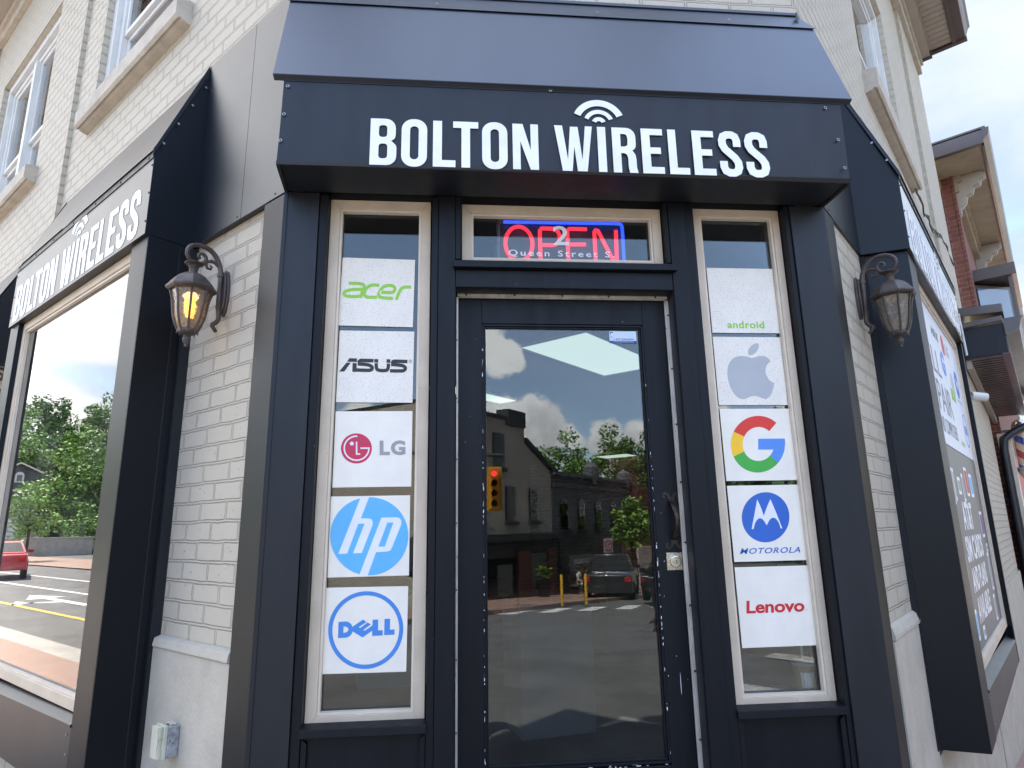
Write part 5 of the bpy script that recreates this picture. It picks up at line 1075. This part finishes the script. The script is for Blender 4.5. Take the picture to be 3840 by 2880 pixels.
for i, (h, r, mm) in enumerate(((12, 3.6, ['leaf1', 'leaf2', 'leaf3']), (14, 4.2, ['leaf2', 'leaf1', 'leaf3']), (13, 3.4, ['leaf3', 'leaf2', 'leaf2']))):
    c, tk = tree_parts(h, r, 20 + i, 3200, .24); kinds.append((c, tk, mm))
protos = []
spots = []
rr = random.Random(12)
def lwp(az, D): a = R(az); return (1.251 + D * math.sin(a), -.757 - D * math.cos(a))
for row, (D, z0) in enumerate(((66, -2.6), (72, 0), (84, 2.5), (96, 6.2), (108, 10.5))):
    for k in range(9):
        az = -126 + k * 1.75 + (row % 2) * .85 + rr.uniform(-.3, .3)
        if row < 2 and az < -117.3: continue
        x, y = lwp(az, D); spots.append((x, y, z0 - .5, rr.uniform(.52, .66) if row == 0 else rr.uniform(.68, .92), rr.uniform(0, 6.28)))
for k in range(16):
    az = 5 + k * 1.55; D = 92 + 6 * (k % 3); a = R(az); spots.append((-.206 + D * math.sin(a), 2.518 - D * math.cos(a), -.2 + .22 * k - (k % 3) * .3, rr.uniform(.9, 1.12), rr.uniform(0, 6.28)))
pos_words = ['near the dark house', 'low on the slope', 'halfway up the slope', 'high on the slope']
for i, (x, y, z, sc, rz) in enumerate(spots):
    k = i % 3
    if len(protos) <= k:
        t = thing('broadleaf_tree', 'leafy tree standing on the wooded hillside beyond the streets', 'tree', group='trees on the wooded hillsides')
        c, tk, mm = kinds[k]; part('trunk', tk, 'bark', t, smooth=60); part('crown', c, mm, t); protos.append(t); o = t
    else: o = copytree(protos[k])
    o.location = (x, y, z); o.rotation_euler = (0, 0, rz); o.scale = (sc, sc, sc)
def street_tree(label, x, y, h, r):
    t = thing('street_tree', label, 'tree', (x, y, gz(x, y))); c, tk = tree_parts(h, r, 77, 1500, .13, .66, 1.0); part('trunk', tk, 'bark', t, smooth=60); part('crown', c, ['leaf1', 'leaf1', 'leaf2'], t)
x, y = lwp(-118.9, 50); street_tree('small bright green street tree on the far pavement of the left street', x, y, 4.6, 1.8)
street_tree('young street tree in front of the red brick block', 8.6, -29.5, 5.2, 1.2)
hl = MB()
def hill(cx, cy, ang, length, depth, h, rr=random.Random(3)):
    m = frame((cx, cy, 0), ang); n = 14; vs = []
    for j in range(6):
        for i in range(n + 1):
            p = m @ Vector((-length / 2 + length * i / n, j * depth / 5, 0)); vs.append((p.x, p.y, -5.5 if j == 0 else (h * (j / 5) ** .8 + rr.uniform(-.5, .5)) * (1 - .25 * abs(i / n - .5))))
    hl.add(vs, [(j * (n + 1) + i, j * (n + 1) + i + 1, (j + 1) * (n + 1) + i + 1, (j + 1) * (n + 1) + i) for j in range(5) for i in range(n)])
hill(-66, 38, R(60), 90, 70, 16); hill(25, -92, R(205), 160, 60, 11)
struct('hillside', hl, mat('hill_undergrowth', (.07, .13, .03), .9, var=.4, vscale=.4))
# dark gabled house, awning, boards, wall, lamp on the left street
hx_, hy_ = lwp(-119.9, 76); t = thing('gabled_house', 'dark sided house with pale gable trim and white windows below the wood', 'house', (hx_, hy_, -.2), R(60.1))
mb = MB(); mb.prism([(-4.6, 0), (4.6, 0), (4.6, 6.0), (0, 8.2), (-4.6, 6.0)], 'y', 0, 9); part('wall', mb, 'darkwall', t)
mb = MB(); mb.slab([(-5.0, -.3, 5.8), (0, -.3, 8.3), (0, 9.2, 8.3), (-5.0, 9.2, 5.8)], (0, 0, .16)); mb.slab([(5.0, -.3, 5.8), (0, -.3, 8.3), (0, 9.2, 8.3), (5.0, 9.2, 5.8)], (0, 0, .16)); mb.box(-4.8, 4.8, -.2, -.02, 5.7, 5.9); part('roof_trim', mb, 'creamlite', t)
for x, z in ((-1.6, 3.9), (.9, 3.9)):
    mb = MB(); mb.box(x - .1, x + .9, -.08, .0, z, z + 1.6); f = part('window', mb, 'white', t); mb = MB(); mb.box(x + .02, x + .38, -.09, -.081, z + .12, z + 1.48); mb.box(x + .42, x + .78, -.09, -.081, z + .12, z + 1.48); part('pane', mb, 'glassup', f)
mb = MB(); mb.prism([(-.35, 6.55), (.35, 6.55), (.35, 7.2)] + arc(0, 7.2, .35, .35, 0, 180, 8)[1:-1] + [(-.35, 7.2)], 'y', -.1, 0); f = part('window', mb, 'white', t); mb = MB(); mb.box(-.2, .2, -.11, -.101, 6.65, 7.25); part('pane', mb, 'dark', f)
mb = MB(); mb.prism([(-1.2, 2.2), (0, 2.9), (0, 2.3), (-1.2, 2.0)], 'x', .5, 4.5); part('blue_canopy', mb, mat('blue_canvas', (.03, .16, .50), .6), t)
mb = MB(); mb.box(-2.5, 2.5, -.05, -.01, .3, 1.9); part('shop_window', mb, 'whitebox', t)
x, y = lwp(-119.6, 62); t = thing('stone_wall', 'low pale concrete wall with brick piers at the far side of the left street', 'wall', (x, y, -.15), R(61)); mb = MB(); mb.box(-5, 2.2, 0, .5, 0, 1.3); mb.box(-5.1, 2.3, -.05, .55, 1.3, 1.42); part('wall', mb, 'concrete', t, bevel=.02)
for k in range(3): mb = MB(); mb.box(2.5 + k * 2.2, 3.1 + k * 2.2, 0, .6, 0, 1.5); mb.box(2.45 + k * 2.2, 3.15 + k * 2.2, -.05, .65, 1.5, 1.62); part('pier', mb, 'tan', t, bevel=.02)
x, y = lwp(-120.3, 55); t = thing('street_lamp', 'black heritage street lamp at the left edge of the window reflection', 'street lamp', (x, y, -.15)); mb = MB(); mb.tube([(0, 0, 0), (0, 0, .6), (0, 0, 3.4)], [.14, .07, .05], 10); part('post', mb, 'black', t, smooth=60)
mb = MB(); mb.lathe([(.10, 3.4), (.2, 3.9), (.16, 3.95)], 8); part('lamp_glass', mb, 'white', t); mb = MB(); mb.lathe([(.24, 3.95), (.1, 4.2), (.01, 4.35)], 8); part('cap', mb, 'black', t)
x, y = lwp(-121.0, 64); t = thing('sign_board', 'tall white notice board beside the heritage lamp', 'sign', (x, y, -.15), R(60)); mb = MB(); mb.box(-1.6, 1.6, 0, .1, .6, 4.2); part('panel', mb, 'white', t); mb = MB(); mb.box(-1.5, -1.4, .1, .2, 0, 4.2); mb.box(1.4, 1.5, .1, .2, 0, 4.2); part('post', mb, 'black', t)
mb = MB()
for k in range(9): mb.box(-1.3, 1.0 - (k % 3) * .3, -.02, -.001, 3.9 - k * .34, 4.0 - k * .34)
part('text_lines', mb, 'v_grey', t)
# ------------------------------------------------------------------ right hand neighbours
RX = R(44.5)
def rthing(name, label, cat, s, o, z, **k): return thing(name, label, cat, FR @ Vector((s, -o, z)), RX, **k)
t = rthing('neighbour_bay', 'brown metal shopfront canopy with ribbed soffit and wide gutter beyond the cream wall', 'canopy', 6.0, 0, 3.3)
def bp(s, o, z): return (s - 6.0, -o, z - 3.3)
mb = MB(); mb.slab([bp(5.95, -.02, 3.28), bp(5.95, .38, 3.28), bp(9.1, .37, 2.98), bp(9.1, -.02, 2.98)], (0, 0, .02)); sf = part('soffit', mb, 'brownmetal', t)
mb = MB()
for k in range(34): q = k / 34; s = 5.98 + q * 3.08; z = 3.278 - q * .30; mb.slab([bp(s, .0, z), bp(s, .34, z), bp(s + .055, .34, z - .004), bp(s + .055, .0, z - .004)], (0, 0, -.014))
part('soffit_rib', mb, 'brownmetal', sf)
mb = MB(); mb.slab([bp(5.95, -.02, 3.285), bp(5.95, .395, 3.285), bp(5.95, .395, 3.62), bp(5.95, -.02, 3.62)], (-.02, 0, 0)); part('end_panel', mb, 'navysoft', t)
mb = MB(); mb.slab([bp(5.93, .34, 3.270), bp(5.93, .40, 3.270), bp(9.1, .385, 2.965), bp(9.1, .33, 2.965)], (0, 0, .012)); mb.slab([bp(5.93, .40, 3.270), bp(5.93, .40, 3.62), bp(9.1, .385, 3.32), bp(9.1, .385, 2.965)], (0, -.012, 0)); part('fascia', mb, 'brownmetal', t)
mb = MB()
for a, b in (((.405, 3.47), (.53, 3.52)), ((.53, 3.52), (.56, 3.63)), ((.56, 3.63), (.585, 3.66))):
    mb.slab([bp(5.9, a[0], a[1]), bp(5.9, b[0], b[1]), bp(9.1, b[0] - .02, b[1] - .3), bp(9.1, a[0] - .02, a[1] - .3)], (0, .004, .006))
mb.prism([(-.405, .17), (-.53, .22), (-.56, .33), (-.585, .36), (-.405, .36)], 'x', -.11, -.10)
part('gutter', mb, 'brownmetal', t)
mb = MB(); mb.slab([bp(5.9, -.02, 3.78), bp(5.9, .42, 3.74), bp(9.1, .42, 3.44), bp(9.1, -.02, 3.48)], (0, 0, .10)); mb.slab([bp(5.88, -.02, 3.62), bp(5.88, .40, 3.64), bp(5.88, .40, 3.70), bp(5.88, -.02, 3.68)], (.2, 0, 0)); part('roof', mb, 'brownmetal', t, bevel=.006)
mb = MB(); mb.tube([bp(5.87, .02, 3.8), bp(5.86, .03, 3.3)], .012, 8); part('conduit', mb, 'white', t)
mb = MB()
p = [bp(9.0, .50, 3.2), bp(9.0, .50, 2.95), bp(8.95, .46, 2.83), bp(8.75, .20, 2.68), bp(8.68, .10, 2.60), bp(8.66, .08, 2.45), bp(8.66, .08, -1.4)]
q = [Vector(a) for a in p]
mb.tube(q, .055, 10); part('downpipe', mb, 'black', t, smooth=60)
mb = MB(); mb.slab([bp(6.0, -.0, 3.27), bp(9.0, -.0, 2.97), bp(9.0, -.0, 2.87), bp(6.0, -.0, 3.17)], (0, -.05, 0)); part('trim_board', mb, 'soffit', t)
t = rthing('red_brick_house', 'red brick building with bracketed eave and oriel window at the right edge', 'building', 9.1, 0, 0)
mb = MB(); mb.box(0, 14, -.03, 9, -2.4, 7.0); mb.box(-.02, .42, -.07, -.031, -2.4, 7.0); part('wall', mb, 'redbrick2', t)
mb = MB(); mb.box(-.8, 14, -.52, 9, 6.98, 7.02); mb.box(0, 14, -.12, -.031, 6.70, 6.975); mb.box(.0, 14, -.17, -.121, 6.86, 6.975); part('eave_soffit', mb, 'tan', t)
mb = MB(); mb.box(-.88, 14, -.55, -.521, 6.95, 7.14); mb.prism([(-.551, 7.0), (-.62, 7.06), (-.64, 7.18), (-.551, 7.18)], 'x', -.90, 14); mb.box(-.90, -.805, -.55, 9, 6.95, 7.16); mb.box(-.9, 14, -.6, 9, 7.181, 7.21); part('gutter', mb, 'brownmetal', t)
for s in (.06, 3.6, 7.2):
    mb = MB(); br = [(-.03, 6.97), (-.46, 6.97), (-.46, 6.86), (-.40, 6.84), (-.38, 6.76), (-.30, 6.74), (-.27, 6.64), (-.20, 6.62), (-.17, 6.50), (-.10, 6.44), (-.10, 6.34), (-.03, 6.30)]
    mb.prism(br, 'x', s, s + .14); mb.prism([(y * 1.06, z - .02) for y, z in br], 'x', s + .03, s + .11); part('bracket', mb, 'soffit', t, bevel=.004)
mb = MB(); mb.prism([(.0, 6.97), (.0, 6.5), (-.09, 6.45), (-.12, 6.6), (-.14, 6.97)], 'y', .25, .45); mb.box(-.14, 0, .1, .7, 6.78, 6.97); part('bracket', mb, 'tan', t, bevel=.004)
mb = MB(); mb.box(.75, 2.9, -.58, -.03, 4.5, 4.58); mb.box(.70, 2.95, -.62, -.03, 5.35, 5.55); mb.box(1.3, 2.9, -.56, -.03, 4.581, 5.349); mb.box(.75, .80, -.55, -.50, 4.58, 5.35); part('oriel', mb, 'brownmetal', t, bevel=.005)
mb = MB(); mb.slab([(.72, -.05, 4.6), (1.28, -.5, 4.6), (1.28, -.5, 5.3), (.72, -.05, 5.3)], (.03, .03, 0)); o_ = part('window', mb, 'brownmetal', t); mb = MB(); mb.slab([(.74, -.075, 4.66), (1.22, -.46, 4.66), (1.22, -.46, 5.24), (.74, -.075, 5.24)], (-.01, -.01, 0)); part('pane', mb, mat('sky_window', (.10, .14, .19), .1, coat=1), o_)
t = rthing('red_shopfront', 'bright red shopfront panels beyond the dark downpipe', 'shopfront', 9.3, .07, 0)
mb = MB(); mb.box(0, 4, -.08, -.005, -2.4, 2.45); part('panel', mb, mat('red_shop_panel', (.45, .02, .035), .45), t); mb = MB(); mb.box(-.45, -.02, -.1, .05, -2.4, 2.7); part('pilaster', mb, 'creamlite', t)
mb = MB(); mb.prism([(-.09, 1.45), (-.45, 1.25), (-.45, 1.12), (-.09, 1.1)], 'x', .0, 4); part('valance', mb, mat('plum_canvas', (.22, .03, .10), .7), t)
t = rthing('barber_pole', 'glass barber pole with red and blue spiral stripes and chrome rings', 'barber pole', 9.25, .29, 2.20)
stripe, t_, b_ = newmat('barber_stripe'); c_ = t_.nodes.new('ShaderNodeTexCoord'); s_ = t_.nodes.new('ShaderNodeSeparateXYZ'); t_.links.new(c_.outputs['Object'], s_.inputs[0])
an = mth(t_, 'ARCTAN2', s_.outputs[1], s_.outputs[0]); ph = mth(t_, 'FRACT', mth(t_, 'ADD', mth(t_, 'DIVIDE', an, 2 * PI), mth(t_, 'MULTIPLY', s_.outputs[2], 2.2)))
cr = t_.nodes.new('ShaderNodeValToRGB'); cr.color_ramp.interpolation = 'CONSTANT'; e = cr.color_ramp.elements; e[0].position = 0; e[0].color = (.62, .42, .30, 1); e[1].position = .25; e[1].color = (.02, .06, .30, 1)
for p, c in ((.5, (.62, .42, .30, 1)), (.75, (.38, .03, .03, 1))): x = e.new(p); x.color = c
t_.links.new(ph, cr.inputs[0]); t_.links.new(cr.outputs[0], b_.inputs['Base Color']); b_.inputs['Roughness'].default_value = .15; b_.inputs['Coat Weight'].default_value = 1
mb = MB(); mb.lathe([(.10, 0), (.10, .55)], 24); part('striped_cylinder', mb, stripe, t, smooth=40)
mb = MB(); mb.lathe([(.125, -.04), (.13, -.01), (.125, .02)], 24); mb.lathe([(.125, .53), (.13, .56), (.11, .60)], 24); mb.tube([(0, 0, -.01), (0, .28, -.01)], .02, 8); mb.tube([(0, 0, .57), (0, .28, .57)], .02, 8); part('chrome_ring', mb, 'screw', t, smooth=40)
mb = MB(); mb.lathe([(.001, -.16), (.05, -.15), (.09, -.11), (.115, -.04)], 20); mb.lathe([(.11, .60), (.09, .68), (.05, .72), (.001, .735)], 20); part('chrome_dome', mb, 'nickel', t, smooth=60)
# next shop's sign at the far left edge
t = thing('shop_awning', 'grey metal awning end of the next shop, cut by the left edge', 'awning', FL @ Vector((-4.3, -.1, 2.66)), R(-43.4), group='navy metal shop awnings')
mb = MB(); mb.box(-1.5, .92, -.10, -.09, 0, .42); part('fascia', mb, 'navysoft', t); mb = MB(); mb.slab([(-1.5, -.105, .42), (.93, -.105, .42), (.93, .1, .9), (-1.5, .1, .9)], (0, 0, .006)); part('hood', mb, 'navysoft', t); mb = MB(); mb.slab([(.92, -.10, 0), (.92, .1, .0), (.92, .1, .88), (.92, -.10, .42)], (-.01, 0, 0)); part('end_cheek', mb, 'navysoft', t)

# ------------------------------------------------------------------ people (seen mirrored)
def make_person(label, loc, rz, J, cols, scale=1., hair='dark'):
    """J: joint positions; one skinned surface grown from the pelvis outwards."""
    t = thing('person', label, 'person', loc, rz); t.scale = (scale,) * 3
    V = []; E = []; Rd = []; idx = {}
    def add(n, p, r): idx[n] = len(V); V.append(p); Rd.append(r); return idx[n]
    def ch(*names):
        for a, b in zip(names, names[1:]): E.append((idx[a], idx[b]))
    rad = dict(pelvis=(.15, .115), waist=(.135, .10), chest=(.165, .12), neck0=(.075, .07), neck=(.055, .055), head0=(.07, .08), head=(.078, .095), crown=(.06, .07))
    for n, p in J.items():
        b = n.rstrip('LR') if n[-1] in 'LR' else n
        r = rad.get(n) or {'sh': (.072, .072), 'el': (.045, .045), 'wr': (.030, .026), 'hand': (.038, .020), 'hip': (.095, .095), 'kn': (.060, .060), 'an': (.040, .040), 'toe': (.038, .026)}.get(b, (.05, .05))
        add(n, p, r)
    ch('pelvis', 'waist', 'chest', 'neck0', 'neck', 'head0', 'head', 'crown')
    for s in 'LR':
        ch('chest', 'sh' + s, 'el' + s, 'wr' + s, 'hand' + s); ch('pelvis', 'hip' + s, 'kn' + s, 'an' + s, 'toe' + s)
        # five separate curled fingers
        h = Vector(J['hand' + s]); w = Vector(J['wr' + s]); d = (h - w).normalized(); sd = d.cross(Vector((0, 0, 1))); sd = sd.normalized() if sd.length > .1 else Vector((1, 0, 0)); nn = sd.cross(d)
        for k in range(5):
            l = (.034, .040, .043, .040, .032)[k]; off = (-.034, -.016, -.003, .010, .022)[k]; st = -.02 if k == 0 else .02
            a = h + sd * off + d * st; b_ = a + (d * .6 - sd * .8 if k == 0 else d) * l; c = b_ + (d * .6 + nn * .5) * l * .8
            add('f%s%da' % (s, k), tuple(a), (.0095, .0095)); add('f%s%db' % (s, k), tuple(b_), (.0085, .0085)); add('f%s%dc' % (s, k), tuple(c), (.007, .007))
            E.append((idx['hand' + s], idx['f%s%da' % (s, k)])); ch('f%s%da' % (s, k), 'f%s%db' % (s, k), 'f%s%dc' % (s, k))
    me = bpy.data.meshes.new('body'); me.from_pydata(V, E, []); o = bpy.data.objects.new('body', me); COL.objects.link(o)
    sk = o.modifiers.new('s', 'SKIN'); sk.use_smooth_shade = True
    for i, r in enumerate(Rd): me.skin_vertices[0].data[i].radius = r
    me.skin_vertices[0].data[0].use_root = True
    sb = o.modifiers.new('d', 'SUBSURF'); sb.levels = sb.render_levels = 1
    dg = bpy.context.evaluated_depsgraph_get(); m2 = bpy.data.meshes.new_from_object(o.evaluated_get(dg)); bpy.data.objects.remove(o)
    m2.name = 'body'
    for c in ('skin', 'top', 'legs', 'shoe'): m2.materials.append(cols[c])
    zn, zp = J['neck0'][2], J['pelvis'][2] + .04
    def near(p, n): return (p - Vector(J[n])).length
    for p in m2.polygons:
        c = p.center; b = min(((c - Vector(q)).length, n) for n, q in J.items())[1]
        k = b.rstrip('LR') if b[-1] in 'LR' else b
        mi = 1
        if k in ('neck', 'head0', 'head', 'crown', 'hand') or (k == 'wr' and near(c, b) < .05): mi = 0
        if k in ('kn', 'an', 'hip') or (k == 'pelvis' and c.z < J['pelvis'][2] + .02): mi = 2
        if k == 'toe' or (k == 'an' and c.z < J[b][2] - .02): mi = 3
        p.material_index = mi
        p.use_smooth = True
    body = bpy.data.objects.new('body', m2); link(body, t)
    hd = Vector(J['head']); mb = MB()
    mb.lathe([(.001, .125), (.05, .115), (.083, .075), (.094, .02), (.09, -.02), (.078, -.06)], 14, 0, tuple(hd + Vector((0, -.018, 0)))); part('hair', mb, cols['hair'], t, smooth=60)
    mb = MB()
    for s in (-1, 1): mb.lathe([(.001, -.011), (.010, -.005), (.010, .005), (.001, .011)], 8, 0, tuple(hd + Vector((s * .032, .088, .005))))
    part('eye', mb, 'tyre', t, smooth=60)
    mb = MB(); mb.tube([hd + Vector((0, .095, .015)), hd + Vector((0, .118, -.022)), hd + Vector((0, .092, -.030))], [.008, .013, .008], 8); part('nose', mb, cols['skin'], t, smooth=60)
    return t
skin = mat('skin', (.40, .22, .14), .5); hairm = mat('dark_hair', (.03, .018, .012), .6, bs=.5, bscale=60)
jk = mat('black_jacket', (.018, .022, .032), .7, var=.2); jn = mat('dark_trousers', (.03, .035, .05), .8); sh = mat('shoe', (.05, .05, .05), .6); wt = mat('white_shirt', (.6, .6, .58), .7); be = mat('beige_shorts', (.35, .28, .2), .8)
def stand(arm):
    J = dict(pelvis=(0, 0, .93), waist=(0, 0, 1.10), chest=(0, 0, 1.30), neck0=(0, 0, 1.44), neck=(0, .01, 1.49), head0=(0, .03, 1.56), head=(0, .03, 1.63), crown=(0, .02, 1.70))
    for s, q in (('L', -1), ('R', 1)):
        J.update({'sh' + s: (q * .19, 0, 1.385), 'hip' + s: (q * .10, 0, .88), 'kn' + s: (q * .11, .02, .48), 'an' + s: (q * .12, -.01, .08), 'toe' + s: (q * .13, .14, .03)})
        for k, p in arm.items(): J[k + s] = (q * p[0], p[1], p[2])
    return J
hold = dict(el=(.27, .10, 1.16), wr=(.13, .27, 1.36), hand=(.085, .31, 1.415))
ph_ = make_person('person in a black jacket photographing the door with a raised phone', (-.384, -2.615, .0), R(-35), stand(hold), dict(skin=skin, top=jk, legs=jn, shoe=sh, hair=hairm))
t = thing('phone', 'dark phone held up by the photographer', 'phone', (-.206, -2.345, 1.49)); mb = MB(); mb.box(-.08, .08, 0, .008, -.038, .038); part('phone_body', mb, 'tyre', t, bevel=.003)
mb = MB(); mb.box(-.076, .076, -.0008, -.0001, -.035, .035); part('screen', mb, 'dark', t)
rest = dict(el=(.25, -.03, 1.10), wr=(.26, .08, .87), hand=(.26, .12, .80))
make_person('person in dark clothes standing at the pavement edge right of the photographer', (1.62, -2.55, .0), R(35), stand(rest), dict(skin=skin, top=jk, legs=jn, shoe=sh, hair=hairm), .92)
def sit():
    J = dict(pelvis=(0, 0, .50), waist=(0, .02, .66), chest=(0, .03, .85), neck0=(0, .05, .99), neck=(0, .06, 1.04), head0=(0, .08, 1.11), head=(0, .08, 1.18), crown=(0, .07, 1.25))
    for s, q in (('L', -1), ('R', 1)): J.update({'sh' + s: (q * .18, .03, .94), 'el' + s: (q * .23, .08, .70), 'wr' + s: (q * .14, .28, .62), 'hand' + s: (q * .10, .35, .61), 'hip' + s: (q * .10, .03, .49), 'kn' + s: (q * .13, .42, .50), 'an' + s: (q * .13, .45, .10), 'toe' + s: (q * .13, .58, .04)})
    return J
bx_, by_ = (FF @ Vector((.9, 1.0, 0))).to_2d(); bz = gz(bx_, by_) + .12; fa = math.atan2(-.785, .62)
t = thing('bench', 'dark bench outside the grey row with two people on it', 'bench', (bx_, by_, bz), fa); mb = MB(); mb.box(-.9, .9, -.22, .22, .38, .43); part('seat', mb, 'bark', t)
mb = MB(); mb.box(-.9, .9, -.25, -.21, .55, .85); part('backrest', mb, 'bark', t)
for x in (-.8, .8): mb = MB(); mb.box(x - .03, x + .03, -.22, .22, 0, .379); part('leg', mb, 'black', t)
for i, (d, c) in enumerate(((-.35, wt), (.35, jk))):
    p = FF @ Vector((.9 + d, 1.0, 0)); make_person(['seated person in white shirt and shorts on the bench', 'seated person in dark top beside the one in white'][i], (p.x, p.y, bz - .04), fa, sit(), dict(skin=skin, top=c, legs=be, shoe=sh, hair=hairm))
p = FF @ Vector((-2.9, 1.2, 0)); t = thing('planter', 'dark round planter with leafy plant beside the brick pier', 'planter', (p.x, p.y, gz(p.x, p.y) + .12))
mb = MB(); mb.lathe([(.22, 0), (.34, .6), (.36, .65), (.30, .65)], 12); part('pot', mb, 'black', t, smooth=50); c, tk = tree_parts(1.0, .35, 5, 260, .07, 1.0, .8); part('foliage', c, ['leaf1', 'leaf2', 'leaf3'], t)
